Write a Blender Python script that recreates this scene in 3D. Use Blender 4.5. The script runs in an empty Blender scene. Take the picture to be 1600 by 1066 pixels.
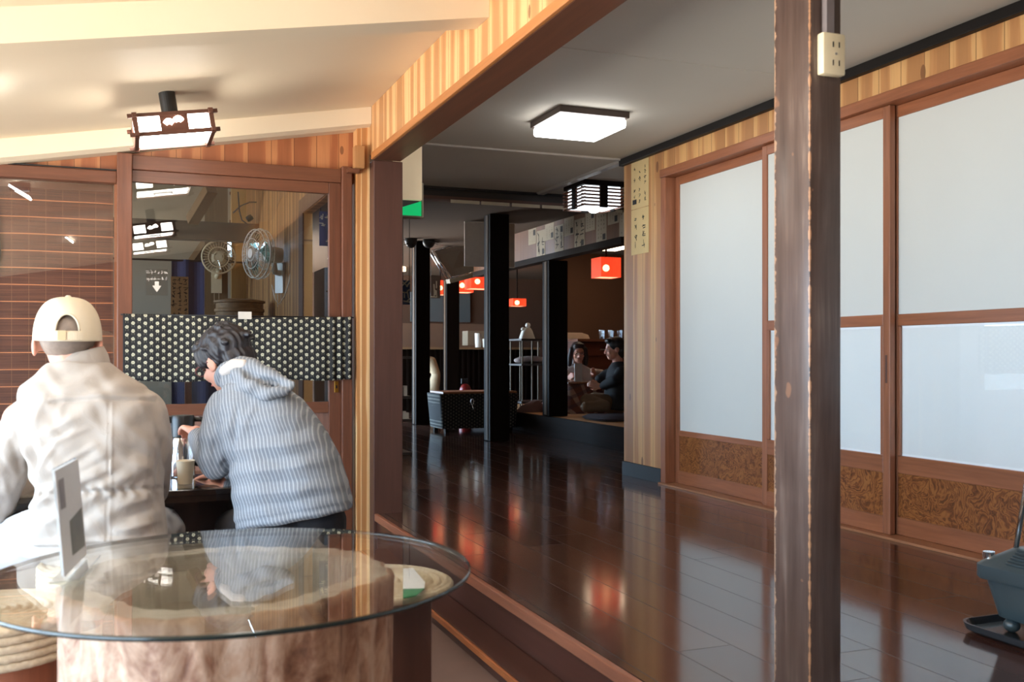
import bpy, bmesh, math, random
import numpy as np
from mathutils import Vector, Matrix
random.seed(7)
SC = bpy.context.scene
COL = SC.collection

# ------------------------------------------------------------------ camera
F, CU, HZ, CZ = 1530.0, 800.0, 555.0, 1.14
PSI = math.atan(600 / F); SN, CS = math.sin(PSI), math.cos(PSI)
cam = bpy.data.cameras.new('camera'); camo = bpy.data.objects.new('camera', cam); COL.objects.link(camo)
cam.sensor_width = 36; cam.lens = F / 1600 * 36; cam.shift_y = (HZ - 533) / 1600
camo.location = (0, 0, CZ); camo.rotation_euler = (math.pi / 2, 0, -PSI)
cam.clip_start = .05; cam.dof.use_dof = True; cam.dof.focus_distance = 5.2; cam.dof.aperture_fstop = 6.5
SC.camera = camo
SC.view_settings.view_transform = 'Standard'; SC.view_settings.look = 'None'
SC.view_settings.gamma = 1; SC.view_settings.use_curve_mapping = False
SC.view_settings.exposure = 0.0
# ------------------------------------------------------------------ daylight
W = bpy.data.worlds.new('daylight'); SC.world = W; W.use_nodes = True
wn = W.node_tree.nodes; bg = wn['Background']
bg.inputs['Strength'].default_value = 1.0
_g = wn.new('ShaderNodeTexCoord'); _s = wn.new('ShaderNodeSeparateXYZ'); _r = wn.new('ShaderNodeValToRGB'); _m = wn.new('ShaderNodeMath'); _v = wn.new('ShaderNodeVectorMath')
_m.operation = 'MULTIPLY_ADD'; _m.inputs[1].default_value = .5; _m.inputs[2].default_value = .5; _v.operation = 'SCALE'; _v.inputs['Scale'].default_value = 16.5
_e = _r.color_ramp.elements; _e[0].position = .40; _e[0].color = (.92, .88, .81, 1); _e[1].position = .52; _e[1].color = (.50, .74, 1, 1)   # warm ground glow added below to brighten the ceiling, sky above
_l = W.node_tree.links.new; _l(_g.outputs['Generated'], _s.inputs[0]); _l(_s.outputs[2], _m.inputs[0]); _l(_m.outputs[0], _r.inputs[0]); _l(_r.outputs[0], _v.inputs[0]); _l(_v.outputs[0], bg.inputs['Color'])
def portal(loc, rot, sx, sy):
    l = bpy.data.lights.new('window_daylight', 'AREA'); l.shape = 'RECTANGLE'; l.size = sx; l.size_y = sy
    l.cycles.is_portal = True
    o = bpy.data.objects.new('window_daylight', l); COL.objects.link(o); o.location = loc; o.rotation_euler = rot
portal((-2.36, 1.4, .9), (0, -math.pi / 2, 0), 1.66, 5.8)

def S(u, v, d):
    lat = (u - CU) / F * d
    return Vector((d * SN + lat * CS, d * CS - lat * SN, CZ + (HZ - v) / F * d))
def ray(u, v): return Vector((SN + (u - CU) / F * CS, CS - (u - CU) / F * SN, (HZ - v) / F))
def onY(u, v, Y): r = ray(u, v); return Vector((0, 0, CZ)) + r * (Y / r.y)
def onX(u, v, X): r = ray(u, v); return Vector((0, 0, CZ)) + r * (X / r.x)
def onZ(u, v, Z): r = ray(u, v); return Vector((0, 0, CZ)) + r * ((Z - CZ) / r.z)

# ------------------------------------------------------------------ materials
class NT:
    def __init__(s, name):
        s.m = bpy.data.materials.new(name); s.m.use_nodes = True
        s.t = s.m.node_tree; s.n = s.t.nodes; s.b = s.n['Principled BSDF']; s.out = s.n['Material Output']
    def N(s, typ, **k):
        n = s.n.new(typ)
        for a, v in k.items():
            if a.startswith('i_'): n.inputs[a[2:].replace('_', ' ')].default_value = v
            else: setattr(n, a, v)
        return n
    def L(s, a, b): s.t.links.new(a, b)
    def math(s, op, a, b=None, c=None):
        n = s.n.new('ShaderNodeMath'); n.operation = op
        for i, x in enumerate((a, b, c)):
            if x is None: continue
            if isinstance(x, (int, float)): n.inputs[i].default_value = x
            else: s.L(x, n.inputs[i])
        return n.outputs[0]
    def pos(s):
        g = s.N('ShaderNodeNewGeometry'); x = s.N('ShaderNodeSeparateXYZ'); s.L(g.outputs['Position'], x.inputs[0])
        return g.outputs['Position'], x.outputs[0], x.outputs[1], x.outputs[2]
    def comb(s, x, y, z):
        n = s.n.new('ShaderNodeCombineXYZ')
        for i, v in enumerate((x, y, z)):
            if isinstance(v, (int, float)): n.inputs[i].default_value = v
            else: s.L(v, n.inputs[i])
        return n.outputs[0]
    def noise(s, vec, scale=5, detail=3, rough=.5, dist=0):
        n = s.N('ShaderNodeTexNoise'); n.inputs['Scale'].default_value = scale; n.inputs['Detail'].default_value = detail
        n.inputs['Roughness'].default_value = rough; n.inputs['Distortion'].default_value = dist
        s.L(vec, n.inputs['Vector']); return n.outputs[0]
    def ramp(s, fac, stops):
        n = s.N('ShaderNodeValToRGB'); e = n.color_ramp.elements
        while len(e) < len(stops): e.new(.5)
        for x, (p, c) in zip(e, stops): x.position = p; x.color = (*c, 1)
        s.L(fac, n.inputs[0]); return n.outputs[0]
    def mix(s, fac, a, b, mode='MIX'):
        n = s.N('ShaderNodeMix', data_type='RGBA', blend_type=mode)
        for i, x in ((0, fac), (6, a), (7, b)):
            if isinstance(x, (int, float)): n.inputs[i].default_value = x
            elif isinstance(x, tuple): n.inputs[i].default_value = (*x, 1)
            else: s.L(x, n.inputs[i])
        return n.outputs[2]
    def bump(s, h, strength=.2, dist=.01):
        n = s.N('ShaderNodeBump'); n.inputs['Strength'].default_value = strength; n.inputs['Distance'].default_value = dist
        s.L(h, n.inputs['Height']); s.L(n.outputs[0], s.b.inputs['Normal'])
    def col(s, c):
        if isinstance(c, tuple): s.b.inputs['Base Color'].default_value = (*c, 1)
        else: s.L(c, s.b.inputs['Base Color'])
    def rough(s, r):
        if isinstance(r, (int, float)): s.b.inputs['Roughness'].default_value = r
        else: s.L(r, s.b.inputs['Roughness'])
def lin(r, g, b):
    return tuple(((x / 255 + .055) / 1.055) ** 2.4 if x > 10 else x / 255 / 12.92 for x in (r, g, b))

def plain(name, c, rough=.5, metal=0, var=.12, scale=20, emis=None, es=0, bumps=0, sheen=0, coat=0, spec=.5):
    t = NT(name); p, x, y, z = t.pos()
    n = t.noise(p, scale, 3)
    a = tuple(min(1, k * (1 - var)) for k in c); b = tuple(min(1, k * (1 + var)) for k in c)
    t.col(t.mix(n, a, b)); t.rough(rough); t.b.inputs['Metallic'].default_value = metal
    t.b.inputs['Specular IOR Level'].default_value = spec
    if coat: t.b.inputs['Coat Weight'].default_value = coat
    if sheen: t.b.inputs['Sheen Weight'].default_value = sheen
    if bumps: t.bump(n, bumps, .004)
    if emis: t.b.inputs['Emission Color'].default_value = (*emis, 1); t.b.inputs['Emission Strength'].default_value = es
    return t.m

def wood(name, c, axis='Z', var=.3, rough=.4, fine=60, coat=0, bumps=.1, spec=.5):
    """plain stained wood, grain stretched along axis"""
    t = NT(name); p, x, y, z = t.pos()
    k = .06
    v = {'X': t.comb(t.math('MULTIPLY', x, k), y, z), 'Y': t.comb(x, t.math('MULTIPLY', y, k), z), 'Z': t.comb(x, y, t.math('MULTIPLY', z, k))}[axis]
    n1 = t.noise(v, fine, 4, .6, .4); n2 = t.noise(v, fine * .15, 2, .5, .6)
    f = t.math('MULTIPLY_ADD', n1, .6, t.math('MULTIPLY', n2, .5))
    a = tuple(q * (1 - var) for q in c); b = tuple(min(1, q * (1 + var)) for q in c)
    t.col(t.ramp(f, [(.35, a), (.75, b)])); t.rough(rough); t.bump(n1, bumps, .002); t.b.inputs['Specular IOR Level'].default_value = spec
    if coat: t.b.inputs['Coat Weight'].default_value = coat; t.b.inputs['Coat Roughness'].default_value = .1
    return t.m

def cedar(name, axis, w=.1, base=(.62, .34, .15), light=(.80, .55, .28), off=0.0, knots=1.0, rough=.45):
    """vertical tongue and groove cedar boards, s runs along axis"""
    t = NT(name); p, x, y, z = t.pos()
    s_ = x if axis == 'X' else y
    sb = t.math('DIVIDE', t.math('ADD', s_, off + 20), w)
    i = t.math('FLOOR', sb); fr = t.math('FRACT', sb)
    wn_ = t.N('ShaderNodeTexWhiteNoise', noise_dimensions='1D'); t.L(i, wn_.inputs['W'])
    r = wn_.outputs['Value']
    gv = t.comb(t.math('ADD', s_, t.math('MULTIPLY', r, 7)), t.math('MULTIPLY', z, .05), r)
    g1 = t.noise(gv, 26, 3, .55, .5); g2 = t.noise(gv, 120, 3, .6, .2)
    edge = t.math('ABSOLUTE', t.math('SUBTRACT', fr, t.math('MULTIPLY_ADD', r, .5, .25)))
    f = t.math('ADD', t.math('MULTIPLY', edge, 1.5), t.math('MULTIPLY_ADD', g1, 1.1, -.5))
    f = t.math('ADD', f, t.math('MULTIPLY_ADD', r, .5, -.3))
    dk = tuple(q * .8 for q in base)
    c = t.ramp(f, [(.15, dk), (.42, base), (.55, light), (.95, tuple(min(1, q * 1.08) for q in light))])
    c = t.mix(t.math('MULTIPLY', g2, .35), c, tuple(q * .55 for q in base))
    # knots
    vo = t.N('ShaderNodeTexVoronoi'); vo.inputs['Scale'].default_value = 1
    t.L(t.comb(t.math('MULTIPLY', s_, 7), 0, t.math('MULTIPLY', z, 3.0)), vo.inputs['Vector'])
    kn = t.math('LESS_THAN', t.math('ADD', vo.outputs['Distance'], t.math('MULTIPLY', g1, .06)), .095 * knots)
    c = t.mix(t.math('MULTIPLY', kn, .75), c, (.16, .06, .025))
    gr = t.math('LESS_THAN', fr, .035)
    c = t.mix(t.math('MULTIPLY', gr, .7), c, tuple(q * .3 for q in base))
    t.col(c); t.rough(rough); t.bump(t.math('SUBTRACT', g2, t.math('MULTIPLY', gr, 3)), .15, .002)
    return t.m

def floorboards(name, w=.167, L=1.8):
    t = NT(name); p, x, y, z = t.pos()
    sb = t.math('DIVIDE', t.math('ADD', x, 20.0 - 1.135), w); i = t.math('FLOOR', sb); fr = t.math('FRACT', sb)
    wn_ = t.N('ShaderNodeTexWhiteNoise', noise_dimensions='1D'); t.L(i, wn_.inputs['W']); r = wn_.outputs['Value']
    yb = t.math('ADD', t.math('DIVIDE', t.math('ADD', y, 30), L), t.math('MULTIPLY', r, 3.7)); fy = t.math('FRACT', yb)
    w2 = t.N('ShaderNodeTexWhiteNoise', noise_dimensions='2D'); t.L(t.comb(i, t.math('FLOOR', yb), 0), w2.inputs['Vector'])
    gv = t.comb(x, t.math('MULTIPLY', y, .05), w2.outputs['Value'])
    g = t.noise(gv, 45, 4, .6, .3); g2 = t.noise(gv, 9, 3, .5, .4)
    f = t.math('ADD', t.math('MULTIPLY', g, .5), t.math('MULTIPLY_ADD', g2, .4, t.math('MULTIPLY', w2.outputs['Value'], .25)))
    c = t.ramp(f, [(.25, lin(48, 30, 24)), (.6, lin(78, 50, 40)), (.95, lin(104, 74, 60))])
    seam = t.math('MAXIMUM', t.math('LESS_THAN', fr, .02), t.math('LESS_THAN', fy, .002))
    c = t.mix(t.math('MULTIPLY', seam, .8), c, (.008, .005, .004))
    t.col(c)
    t.rough(t.math('ADD', t.math('MULTIPLY_ADD', t.noise(p, 6, 4), .06, .09), t.math('MULTIPLY', seam, .4)))
    t.bump(t.math('SUBTRACT', t.math('MULTIPLY', g, .05), seam), .12, .001)
    t.b.inputs['Specular IOR Level'].default_value = .6; t.b.inputs['Coat Weight'].default_value = .25; t.b.inputs['Coat Roughness'].default_value = .09
    return t.m

def burl(name):
    t = NT(name); p, x, y, z = t.pos()
    n = t.N('ShaderNodeTexNoise'); n.inputs['Scale'].default_value = 7; n.inputs['Detail'].default_value = 3
    t.L(p, n.inputs['Vector'])
    v = t.mix(.22, p, n.outputs['Color'], 'ADD')
    n2 = t.noise(v, 4.5, 4, .5, 1.8)
    rings = t.math('FRACT', t.math('MULTIPLY', n2, 13))
    tri = t.math('ABSOLUTE', t.math('MULTIPLY_ADD', rings, 2, -1))
    f = t.math('MULTIPLY_ADD', tri, .55, t.math('MULTIPLY', t.noise(v, 30, 3), .6))
    t.col(t.ramp(f, [(.2, lin(72, 36, 16)), (.5, lin(124, 72, 36)), (.8, lin(154, 98, 52))])); t.rough(.35)
    return t.m

def clearglass(name, tint=(.93, .98, .97), f0=.04, boost=1.0, refl=(1, 1, 1)):
    t = NT(name); t.n.remove(t.b)
    lw = t.N('ShaderNodeLayerWeight'); lw.inputs['Blend'].default_value = .5
    fc = t.math('POWER', lw.outputs['Facing'], 5)
    fr = t.math('MULTIPLY_ADD', fc, 1 - f0, f0)
    fr = t.math('MULTIPLY', fr, boost); 
    tr = t.N('ShaderNodeBsdfTransparent'); tr.inputs[0].default_value = (*tint, 1)
    gl = t.N('ShaderNodeBsdfGlossy'); gl.inputs['Roughness'].default_value = .0; gl.inputs['Color'].default_value = (*refl, 1)
    mx = t.N('ShaderNodeMixShader'); t.L(fr, mx.inputs[0]); t.L(tr.outputs[0], mx.inputs[1]); t.L(gl.outputs[0], mx.inputs[2])
    t.L(mx.outputs[0], t.out.inputs[0]); return t.m

def emit(name, c, s):
    t = NT(name); t.col(c); t.b.inputs['Emission Color'].default_value = (*c, 1)
    p, x, y, z = t.pos(); n = t.noise(p, 3, 1)
    t.L(t.math('MULTIPLY_ADD', n, s * .06, s * .97), t.b.inputs['Emission Strength']); t.rough(.5)
    return t.m

def polka(name, axis='X', dx=.0262, dz=.036, dot=(.50, .48, .35), bgc=(.012, .012, .013)):
    t = NT(name); p, x, y, z = t.pos(); s_ = x if axis == 'X' else y
    a = t.math('DIVIDE', t.math('ADD', s_, 10), dx); ia = t.math('FLOOR', a)
    odd = t.math('MODULO', ia, 2)
    b = t.math('ADD', t.math('DIVIDE', t.math('ADD', z, 10), dz), t.math('MULTIPLY', odd, .5))
    fa = t.math('MULTIPLY', t.math('SUBTRACT', t.math('FRACT', a), .5), dx)
    fb = t.math('MULTIPLY', t.math('SUBTRACT', t.math('FRACT', b), .5), dz)
    d = t.math('SQRT', t.math('ADD', t.math('MULTIPLY', fa, fa), t.math('MULTIPLY', fb, fb)))
    m = t.math('LESS_THAN', t.math('ADD', d, t.math('MULTIPLY_ADD', t.noise(p, 200, 2), .006, -.003)), .0078)
    hole = t.math('LESS_THAN', d, .0022)
    tail = t.math('MULTIPLY', t.math('LESS_THAN', t.math('ABSOLUTE', t.math('ADD', t.math('ABSOLUTE', fa), -.005)), .0013), t.math('LESS_THAN', fb, -.006))
    c = t.mix(m, t.mix(t.math('MULTIPLY', tail, .2), bgc, dot), dot)
    c = t.mix(t.math('MULTIPLY', hole, .6), c, (.08, .07, .05))
    t.col(c); t.rough(.85); return t.m

# palette
M = {}
M['cedarX'] = cedar('cedar_boards_back', 'X', .11, base=lin(172, 104, 66), light=lin(196, 134, 88), off=.03)
M['cedarY'] = cedar('cedar_boards_side', 'Y', .112, base=lin(214, 156, 102), light=lin(234, 190, 134), off=.01)
M['cedarR'] = cedar('cedar_boards_right', 'Y', .13, base=lin(196, 140, 88), light=lin(216, 168, 110), off=.05, knots=1.5)
M['cedarK'] = cedar('cedar_boards_kitchen', 'Y', .13, base=lin(150, 100, 56), light=lin(190, 140, 84))
M['darkZ'] = wood('dark_stained_post', lin(84, 54, 44), 'Z', .25, .45, 40)
M['darkY'] = wood('dark_stained_beam', lin(96, 60, 42), 'Y', .25, .45, 40)
M['trimY'] = wood('amber_trim', lin(178, 116, 66), 'Y', .2, .4)
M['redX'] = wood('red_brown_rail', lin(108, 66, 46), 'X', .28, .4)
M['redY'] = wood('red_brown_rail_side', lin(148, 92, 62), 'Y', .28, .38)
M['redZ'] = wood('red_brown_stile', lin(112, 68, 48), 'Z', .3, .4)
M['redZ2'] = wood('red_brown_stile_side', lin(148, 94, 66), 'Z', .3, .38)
M['blackZ'] = wood('soot_black_post', lin(26, 19, 16), 'Z', .3, .6, 30, spec=.05)
M['blackX'] = wood('soot_black_beam', lin(46, 36, 31), 'X', .3, .4, 30)
M['blackY'] = wood('soot_black_beam_side', lin(34, 26, 23), 'Y', .3, .7, 30, spec=.1)
M['floor'] = floorboards('glossy_floorboards')
M['step'] = wood('step_board', lin(74, 44, 36), 'Y', .3, .3, 30, coat=.15)
M['nose'] = wood('worn_step_edge', lin(150, 96, 72), 'Y', .3, .4, 50)
M['orangeedge'] = wood('worn_orange_edge', lin(160, 92, 50), 'Y', .35, .4, 50)
M['burl'] = burl('burl_veneer')
M['paper'] = plain('shoji_paper', lin(206, 209, 205), .75, var=.02, scale=4)
M['paper_skylit'] = plain('skylit_shoji_paper', lin(238, 243, 246), .75, var=.02, scale=4)  # same shoji paper, with sky light on the lower panes put into its colour
M['doma'] = plain('earthen_floor', lin(118, 94, 84), .7, var=.15, scale=8, bumps=.2)
M['black'] = plain('black_plastic', (.01, .01, .011), .35, var=.1)
M['blacktrim'] = plain('black_trim', lin(24, 21, 20), .5, spec=.25)
M['chrome'] = plain('chrome', (.8, .8, .82), .12, metal=1, var=.03)
M['steel'] = plain('brushed_steel', (.5, .5, .5), .35, metal=1, var=.1)
M['white'] = plain('white_plastic', lin(225, 222, 212), .4, var=.03)
M['cream'] = plain('cream_plastic', lin(232, 214, 176), .4, var=.06)
M['pane'] = clearglass('window_glass', (.985, .99, .985), .04, 1.2)
M['tglass'] = clearglass('table_glass', (.965, .985, .98), .045, 1.0)
M['tedge'] = plain('glass_edge_green', lin(16, 34, 34), .15, var=.1, spec=.8)

# ------------------------------------------------------------------ mesh helpers
class MB:
    def __init__(s): s.b = bmesh.new()
    def box(s, lo, hi, bev=0, rot=0, piv=None):
        lo, hi = Vector(lo), Vector(hi); c = (lo + hi) / 2; d = hi - lo
        vs = [s.b.verts.new((c.x + sx * d.x / 2, c.y + sy * d.y / 2, c.z + sz * d.z / 2)) for sx, sy, sz in
              ((-1,-1,-1),(1,-1,-1),(1,1,-1),(-1,1,-1),(-1,-1,1),(1,-1,1),(1,1,1),(-1,1,1))]
        fs = [s.b.faces.new([vs[i] for i in q]) for q in ((0,3,2,1),(4,5,6,7),(0,1,5,4),(1,2,6,5),(2,3,7,6),(3,0,4,7))]
        if bev:
            es = list({e for f in fs for e in f.edges})
            r = bmesh.ops.bevel(s.b, geom=es, offset=bev, segments=2, affect='EDGES', profile=.5)
            vs = list({v for f in r['faces'] for v in f.verts} | {v for v in vs if v.is_valid})
        if rot:
            bmesh.ops.rotate(s.b, verts=vs, cent=Vector(piv) if piv is not None else c, matrix=Matrix.Rotation(rot, 3, 'Z'))
        return vs
    def obox(s, c, ax, ay, az):
        """oriented box by centre and three half vectors"""
        c = Vector(c); A = [Vector(a) for a in (ax, ay, az)]
        vs = [s.b.verts.new(c + A[0]*sx + A[1]*sy + A[2]*sz) for sx, sy, sz in
              ((-1,-1,-1),(1,-1,-1),(1,1,-1),(-1,1,-1),(-1,-1,1),(1,-1,1),(1,1,1),(-1,1,1))]
        for q in ((0,3,2,1),(4,5,6,7),(0,1,5,4),(1,2,6,5),(2,3,7,6),(3,0,4,7)): s.b.faces.new([vs[i] for i in q])
        return vs
    def beam(s, a, b, w, h, up=(0, 0, 1)):
        a, b = Vector(a), Vector(b); d = (b - a); l = d.length; d = d / l
        r = d.cross(Vector(up)); r.normalize(); u = r.cross(d)
        return s.obox((a + b) / 2, d * l / 2, r * w / 2, u * h / 2)
    def poly(s, pts, ext):
        """prism from polygon pts extruded by vector ext"""
        ext = Vector(ext); a = [s.b.verts.new(p) for p in pts]; c = [s.b.verts.new(Vector(p) + ext) for p in pts]
        n = len(pts); s.b.faces.new(a); s.b.faces.new(c[::-1])
        for i in range(n): s.b.faces.new((a[i], c[i], c[(i+1) % n], a[(i+1) % n]))
    def tube(s, pts, r, seg=8, cap=True, rs=None):
        pts = [Vector(p) for p in pts]; rings = []
        prev = None
        for i, p in enumerate(pts):
            d = (pts[min(i+1, len(pts)-1)] - pts[max(i-1, 0)]).normalized()
            if prev is None:
                a = d.orthogonal().normalized()
            else:
                a = (prev - d * prev.dot(d)); a.normalize()
            prev = a; b_ = d.cross(a); rr = rs[i] if rs else r
            rings.append([s.b.verts.new(p + (a*math.cos(t) + b_*math.sin(t)) * rr) for t in [2*math.pi*k/seg for k in range(seg)]])
        for A, B in zip(rings, rings[1:]):
            for k in range(seg): s.b.faces.new((A[k], A[(k+1)%seg], B[(k+1)%seg], B[k]))
        if cap: s.b.faces.new(rings[0][::-1]); s.b.faces.new(rings[-1])
    def lathe(s, c, prof, seg=48, ax=None):
        """prof = [(r,z)...]"""
        c = Vector(c); rings = []
        R = Vector((0,0,1)).rotation_difference(Vector(ax).normalized()).to_matrix() if ax is not None else Matrix.Identity(3)
        for r, z in prof:
            if r < 1e-5: rings.append([s.b.verts.new(c + R @ Vector((0,0,z)))])
            else: rings.append([s.b.verts.new(c + R @ Vector((r*math.cos(t), r*math.sin(t), z))) for t in [2*math.pi*k/seg for k in range(seg)]])
        for A, B in zip(rings, rings[1:]):
            for k in range(seg):
                k2 = (k+1) % seg
                if len(A) == 1 and len(B) == 1: continue
                if len(A) == 1: s.b.faces.new((A[0], B[k], B[k2]))
                elif len(B) == 1: s.b.faces.new((A[k], A[k2], B[0]))
                else: s.b.faces.new((A[k], A[k2], B[k2], B[k]))
    def cyl(s, c, r, h, seg=24, ax=None, bev=0):
        s.lathe(c, [(0,0),(r-bev,0),(r,bev),(r,h-bev),(r-bev,h),(0,h)] if bev else [(0,0),(r,0),(r,h),(0,h)], seg, ax)
    def loft(s, rings):
        """rings: (centre, a half vector, b half vector[, power])"""
        R = []; n = 28
        for q in rings:
            c, a, b_ = Vector(q[0]), Vector(q[1]), Vector(q[2]); pw = q[3] if len(q) > 3 else 2.3
            row = []
            for k in range(n):
                t = 2*math.pi*k/n; ct, st = math.cos(t), math.sin(t)
                row.append(s.b.verts.new(c + a*math.copysign(abs(ct)**(2/pw), ct) + b_*math.copysign(abs(st)**(2/pw), st)))
            R.append(row)
        for A, B in zip(R, R[1:]):
            for k in range(n): s.b.faces.new((A[k], A[(k+1)%n], B[(k+1)%n], B[k]))
        s.b.faces.new(R[0][::-1]); s.b.faces.new(R[-1])
    def ell(s, c, rx, ry=None, rz=None, rot=None, seg=20):
        ry = ry or rx; rz = rz or rx
        m = Matrix.Translation(Vector(c)) @ (rot.to_4x4() if rot is not None else Matrix.Identity(4)) @ Matrix.Diagonal((rx, ry, rz, 1))
        bmesh.ops.create_uvsphere(s.b, u_segments=seg, v_segments=seg*2//3, radius=1, matrix=m)
    def cap(s, a, ra, b, rb):
        """tapered capsule"""
        a, b = Vector(a), Vector(b)
        s.ell(a, ra, seg=14); s.ell(b, rb, seg=14); s.tube([a, b], 0, 14, True, [ra, rb])
    def caps(s, pts):
        for (a, ra), (b, rb) in zip(pts, pts[1:]): s.cap(a, ra, b, rb)
    def build(s, name, mat, parent=None, smooth=False, kind=None, **tags):
        bmesh.ops.recalc_face_normals(s.b, faces=s.b.faces)
        me = bpy.data.meshes.new(name); s.b.to_mesh(me); s.b.free()
        mats = mat if isinstance(mat, (list, tuple)) else [mat]
        for q in mats: me.materials.append(q)
        o = bpy.data.objects.new(name, me); COL.objects.link(o); o.parent = parent
        if smooth:
            for f in me.polygons: f.use_smooth = True
            if smooth == 'auto':
                me.set_sharp_from_angle(angle=math.radians(38))
        if kind: o['kind'] = kind
        for k, v in tags.items(): o[k] = v
        return o
def tag(o, label, cat, group=None, kind=None):
    o['label'] = label; o['category'] = cat
    if group: o['group'] = group
    if kind: o['kind'] = kind
    return o
def empty(name, loc, label, cat, group=None, rot=0):
    e = bpy.data.objects.new(name, None); COL.objects.link(e); e.empty_display_size = .05
    return tag(e, label, cat, group)   # origin set by settle()
def struct_empty(name):
    e = bpy.data.objects.new(name, None); COL.objects.link(e); e['kind'] = 'structure'; return e
def settle(e, loc):
    """put the empty at the thing's base, keeping world-space part meshes in place"""
    loc = Vector(loc); e.location = loc
    for c in e.children: c.matrix_parent_inverse = Matrix.Translation(-loc)
    return e
def resize(e, k, anchor, to, loc):
    """give a finished piece its true size k and stand it at its place"""
    T = Matrix.Translation(Vector(to)) @ Matrix.Diagonal((k, k, k, 1)) @ Matrix.Translation(-Vector(anchor))
    for d in {o.data for o in ([e] if e.type == 'MESH' else []) + list(e.children_recursive) if o.type == 'MESH'}: d.transform(T)
    if e.type != 'MESH': settle(e, loc)
def copy_tree(o, parent=None, shift=None):
    c = o.copy(); COL.objects.link(c); c.parent = parent
    if shift is not None: c.location = o.location + Vector(shift)
    for ch in o.children: copy_tree(ch, c)
    return c
def B(name, mat, lo, hi, parent=None, bev=0, kind=None, smooth=False):
    m = MB(); m.box(lo, hi, bev); return m.build(name, mat, parent, smooth, kind)

def solidify_blob(name, mb, mat, parent, voxel=.008, smooth=6, disp=None, cut=None):
    """fuse the pieces in mb into one continuous skin"""
    bmesh.ops.recalc_face_normals(mb.b, faces=mb.b.faces)
    me = bpy.data.meshes.new(name + '_raw'); mb.b.to_mesh(me); mb.b.free()
    o = bpy.data.objects.new(name + '_raw', me); COL.objects.link(o)
    r = o.modifiers.new('r', 'REMESH'); r.mode = 'VOXEL'; r.voxel_size = voxel
    s_ = o.modifiers.new('s', 'SMOOTH'); s_.iterations = smooth; s_.factor = .5
    dg = bpy.context.evaluated_depsgraph_get(); ev = o.evaluated_get(dg)
    m2 = bpy.data.meshes.new_from_object(ev, depsgraph=dg); m2.name = name
    bpy.data.objects.remove(o); bpy.data.meshes.remove(me)
    if disp or cut:
        n = len(m2.vertices); co = np.empty(n*3, np.float32); m2.vertices.foreach_get('co', co); co = co.reshape(-1, 3).astype(float)
        no = np.empty(n*3, np.float32); m2.vertex_normals.foreach_get('vector', no); no = no.reshape(-1, 3).astype(float)
        if disp: co = co + no * disp(co, no)[:, None]
        m2.vertices.foreach_set('co', co.astype(np.float32).ravel()); m2.update()
        if cut:
            bm = bmesh.new(); bm.from_mesh(m2); kill = cut(co)
            bmesh.ops.delete(bm, geom=[v for v in bm.verts if kill[v.index]], context='VERTS'); bm.to_mesh(m2); bm.free()
    m2.materials.clear(); m2.materials.append(mat)
    for f in m2.polygons: f.use_smooth = True
    ob = bpy.data.objects.new(name, m2); COL.objects.link(ob); ob.parent = parent
    return ob
def uvd(co):
    """numpy: screen-frame coordinates used to lay cloth seams and folds on the garment"""
    d = co[:, 0]*SN + co[:, 1]*CS; lat = co[:, 0]*CS - co[:, 1]*SN
    return CU + F*lat/d, HZ - F*(co[:, 2]-CZ)/d, d
def ridge(x, w): return np.exp(-(x/w)**2)

# ================================================================== SETTING
ZP = .36                     # raised floor
FZ = .17                     # entrance floor
KP, KT = .79, .665           # true size of the couple's seating group and of the log table group
FP = CZ - (CZ - FZ) / KP; FT = CZ - (CZ - FZ) / KT
ZC = 2.415                   # inner ceiling
XO, XI, XR, YW = 1.12, 1.257, 3.013, 4.88
st = lambda name, mat, lo, hi, **k: B(name, mat, lo, hi, kind='structure', **k)
f = st('floor_entrance', M['doma'], (-2.4, -1.75, 0), (XO + .05, 11, FZ))
f = st('floor', M['floor'], (1.145, -1.75, .23), (8.2, 15.2, ZP), bev=.004)
st('trim_1', M['nose'], (1.125, -1.7, ZP - .035), (1.145, 4.72, ZP + .001), bev=.004)           # nosing of the raised floor
st('trim_2', M['step'], (1.140, -1.7, .0), (1.165, 4.72, ZP - .035))                             # riser
# low step along the riser
e = empty('step_board', None, 'long dark wooden step running below the raised floor edge', 'step')
B('tread', M['step'], (1.024, -1.5, .195), (1.139, 4.55, .223), e, .003)
B('front_board', M['step'], (1.026, -1.5, FZ + .0005), (1.05, 4.55, .194), e)
x = B('worn_edge', M['orangeedge'], (1.014, -1.5, .200), (1.0238, 4.55, .2225), e, .003); x['label'] = 'orange worn front edge'
settle(e, (1.08, 1.5, FZ))

# right wall ------------------------------------------------------
DZ = 2.21                                       # head of the door opening
YA, YB = -1.3, 5.19
st('wall_right', M['cedarR'], (XR, YB, ZP + .09), (XR + .16, 5.68, ZC))
mbx = MB(); mbx.box((XR, -1.75, DZ + .05), (XR + .16, YB - .0005, ZC)); mbx.build('wall_right_upper', M['cedarR'], kind='structure')
st('wall_right_near', M['cedarR'], (XR, -1.75, ZP), (XR + .16, YA - .05, DZ + .049))
st('baseboard_right', M['blacktrim'], (XR - .012, YB + .002, ZP + .0005), (XR + .16, 5.685, ZP + .089))
# door frame
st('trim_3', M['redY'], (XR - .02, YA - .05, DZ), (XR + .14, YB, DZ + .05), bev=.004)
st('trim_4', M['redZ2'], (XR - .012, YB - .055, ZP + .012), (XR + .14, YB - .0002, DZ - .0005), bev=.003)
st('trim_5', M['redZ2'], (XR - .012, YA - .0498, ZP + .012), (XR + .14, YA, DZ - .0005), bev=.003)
st('trim_6', wood('worn_sill', lin(160, 110, 78), 'Y', .25, .35), (XR - .03, YA - .05, ZP + .0005), (XR + .14, YB, ZP + .0115))
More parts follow.
